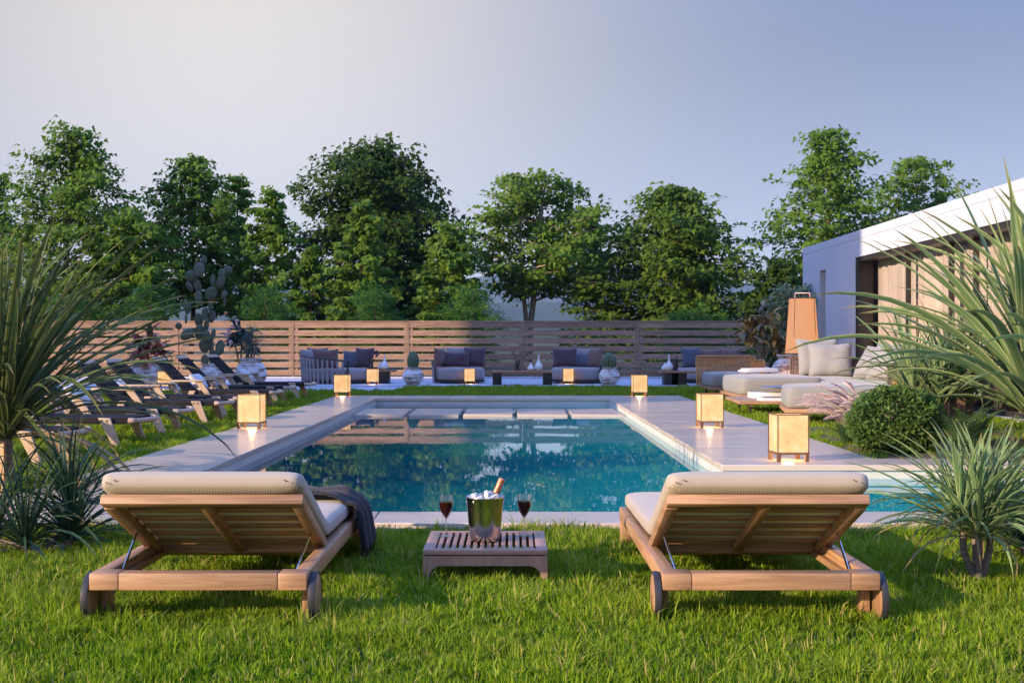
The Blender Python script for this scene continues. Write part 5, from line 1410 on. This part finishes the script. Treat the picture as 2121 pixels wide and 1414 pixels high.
# ferns
def fern(label, loc, n, L_, seed):
    t = thing('fern', label, 'fern', loc, 0, 'ferns by the pool'); rs = random.Random(seed)
    FE = bpy.data.materials.get('fern_leaf') or leafmat('fern_leaf', (0.05, 0.10, 0.035), (0.09, 0.16, 0.055), .3, attr=False)
    for k in range(n):
        az = k*2.4 + rs.uniform(-.4, .4); e = R(rs.uniform(50, 85)); p = Vector((0, 0, 0)); o = Vector((math.cos(az), math.sin(az), 0)); s_ = Vector((-o.y, o.x, 0)); m = MB(); N = 22; ln = L_*rs.uniform(.7, 1.1); P = [p]
        for i in range(N):
            thh = e - 1.3*(i/N)**1.7; d = o*math.cos(thh)+Vector((0, 0, math.sin(thh))); q = p + d*ln/N; P.append(q)
            if i > 3:
                w = .22*ln*math.sin(PI*((i-3)/(N-3))**.55)*.8+.01
                for sg in (-1, 1):
                    tip = q + s_*sg*w + d*w*.35 - Vector((0, 0, w*.15)); m.add([p, p.lerp(q, .75), tip], [[0, 1, 2]])
            p = q
        m.tube(P, .003, 4); m.build('frond', FE, t)
    return t
fern('tall fern between the box bush and the striped spiky plant', (4.25, 11.6, 0), 15, .72, 1)
fern('low fern at the bed edge right of the box bush', (4.75, 12.6, 0), 14, .55, 2)
fern('small fern at the bed edge left behind the box bush', (3.5, 12.9, 0), 12, .34, 3)

# ------------------------------------------------------------------ grass
def grass_zone(rects, dens, h, w, rng, hv=.35, lean=.45, yellow=.06):
    V = []; A = []
    for (x0, x1, y0, y1) in rects:
        n = int((x1-x0)*(y1-y0)*dens)
        x = rng.uniform(x0, x1, n); y = rng.uniform(y0, y1, n)
        tuft = rng.random(n) < .72; nt = max(1, n//22); k_ = rng.integers(0, nt, n)
        cx = rng.uniform(x0, x1, nt); cy_ = rng.uniform(y0, y1, nt); tr_ = .008 + .25*h*(w/.006)**.3
        ox, oy = rng.normal(0, tr_, n), rng.normal(0, tr_, n)
        x = np.where(tuft, cx[k_]+ox, x); y = np.where(tuft, cy_[k_]+oy, y)
        x = np.clip(x, x0, x1); y = np.clip(y, y0, y1)
        cl = .5 + .25*np.sin(x*5.1+np.sin(y*3.7)*2) + .25*np.sin(y*6.3+x*2.2+np.sin(x*4)*1.5)
        th_ = rng.uniform(.65, 1.55, nt)[k_]
        hh = h*(.62 + .55*cl)*(1+rng.uniform(-hv, hv, n))*np.where(tuft, th_, .85)
        az = np.where(tuft, np.arctan2(oy, ox) + rng.normal(0, .5, n), rng.uniform(0, 2*PI, n)); la = np.abs(rng.normal(0, lean, n))*hh*np.where(tuft, 1.25, .8)
        f = rng.uniform(0, 2*PI, n); ww = w*(1+rng.uniform(-.3, .4, n))/2
        P0 = np.stack([x, y, np.zeros(n)-.003], 1); sd = np.stack([np.cos(f), np.sin(f), np.zeros(n)], 1)
        ld = np.stack([np.cos(az), np.sin(az), np.zeros(n)], 1); up = np.array([0, 0, 1.0])
        P1 = P0 + ld*(la*.30)[:, None] + up*(hh*.55)[:, None]; P2 = P0 + ld*la[:, None] + up*(hh*(1-.18*la/hh))[:, None]
        V.append(np.stack([P0-sd*ww[:, None], P0+sd*ww[:, None], P1+sd*(ww*.75)[:, None], P1-sd*(ww*.75)[:, None], P2], 1).reshape(-1, 3))
        tn = np.clip(rng.normal(.42, .2, n) + .2*(cl-.5) + .12*(th_-1)*tuft, 0, .8); tn = np.where(rng.random(n) < yellow, rng.uniform(.85, 1, n), tn); A.append(np.repeat(tn, 5))
    V = np.concatenate(V); A = np.concatenate(A); n = len(V)//5
    b = (np.arange(n)*5)[:, None]
    F = np.concatenate([b+np.array([0, 1, 2, 3]), b+np.array([3, 2, 4])], 1).ravel()
    return V, A, F, np.tile([4, 3], n)
t = NT('grass_blade'); a = t.new('ShaderNodeAttribute', attribute_name='tint')
col = t.ramp(a.outputs['Fac'], [(0.0, (0.06, 0.15, 0.006)), (0.45, (0.19, 0.32, 0.008)), (0.8, (0.32, 0.43, 0.025)), (0.95, (0.50, 0.42, 0.14))])
pt_ = t.noise(t.coords('Object'), 1.1, 4)
col = t.mix(t.ramp(pt_, [(0.4, (0,0,0)), (0.68, (.4,)*3)]), col, (0.20, 0.25, 0.03))
t.set(Base_Color=col, Roughness=.45, Specular_IOR_Level=.18)
tr = t.new('ShaderNodeBsdfTranslucent'); t.link(col, tr.inputs['Color']); ms = t.new('ShaderNodeMixShader'); ms.inputs[0].default_value = .45
t.link(t.b.outputs[0], ms.inputs[1]); t.link(tr.outputs[0], ms.inputs[2]); t.link(ms.outputs[0], t.out.inputs['Surface']); GRASS = t.m
rng = np.random.default_rng(3)
def lawn(name, label, zones):
    parts = [grass_zone(*z[:-1], rng, **z[-1]) for z in zones]
    off = 0; Fs = []
    for V, A, F, L_ in parts: Fs.append(F+off); off += len(V)
    o = npmesh(name, np.concatenate([p[0] for p in parts]), np.concatenate(Fs), np.concatenate([p[3] for p in parts]), GRASS, None, attr=np.concatenate([p[1] for p in parts]))
    return tag(o, label, 'grass', None, 'stuff')
lawn('lawn_grass', 'long green grass of the near lawn under the teak loungers', [([(-2.4, 2.4, 3.1, 5.2)], 12500, .047, .0068, {}), ([(-3.3, 3.3, 5.2, 7.115)], 9500, .043, .0070, {}), ([(-3.3, 3.3, 3.1, 7.1)], 420, .072, .0062, dict(yellow=.4, lean=.5)), ([(-7.5, -3.3, 2.2, 7.1), (3.3, 7.5, 2.2, 7.1), (-3.3, 3.3, 1.8, 3.1), (-3.3, -2.4, 3.1, 5.2), (2.4, 3.3, 3.1, 5.2), (-7.5, -3.42, 7.1, 8.5)], 2600, .066, .0105, {}), ([(-3.3, 3.4, 6.95, 7.16)], 2500, .07, .006, dict(lean=.9))])
lawn('lawn_grass', 'mown grass of the left lawn under the deck loungers', [([(-9.5, XL, 8.5, 16)], 1700, .07, .011, {}), ([(-14, XL, 16, 26.9)], 750, .075, .016, {}), ([(-3.5, XL+.05, 8.5, 24)], 1500, .06, .01, dict(lean=.9))])
lawn('lawn_grass', 'mown grass of the right lawn round the wicker lounge group', [([(XR, 6.85, 15.2, 21)], 1500, .065, .013, {}), ([(XR, 6.85, 21, 29.3)], 750, .075, .016, {}), ([(XR-.05, XR+.1, 11, 24)], 1500, .06, .01, dict(lean=.9)), ([(XR, 4.2, 12.6, 15.2)], 2200, .06, .009, {}), ([(4.2, 6.85, 14.0, 15.2)], 1500, .06, .01, {})])
lawn('lawn_grass', 'strip of grass between the far pool edge and the patio', [([(-2.55, XR, 23.95, 29.29)], 900, .07, .016, {}), ([(XL-1, -2.55, 23.95, 26.9)], 900, .07, .016, {})])
lawn('ground_cover', 'low green ground cover in the planting bed under the bushes', [([(XR+.05, 8.0, 11.1, 15)], 1200, .07, .012, dict(lean=1.2))])
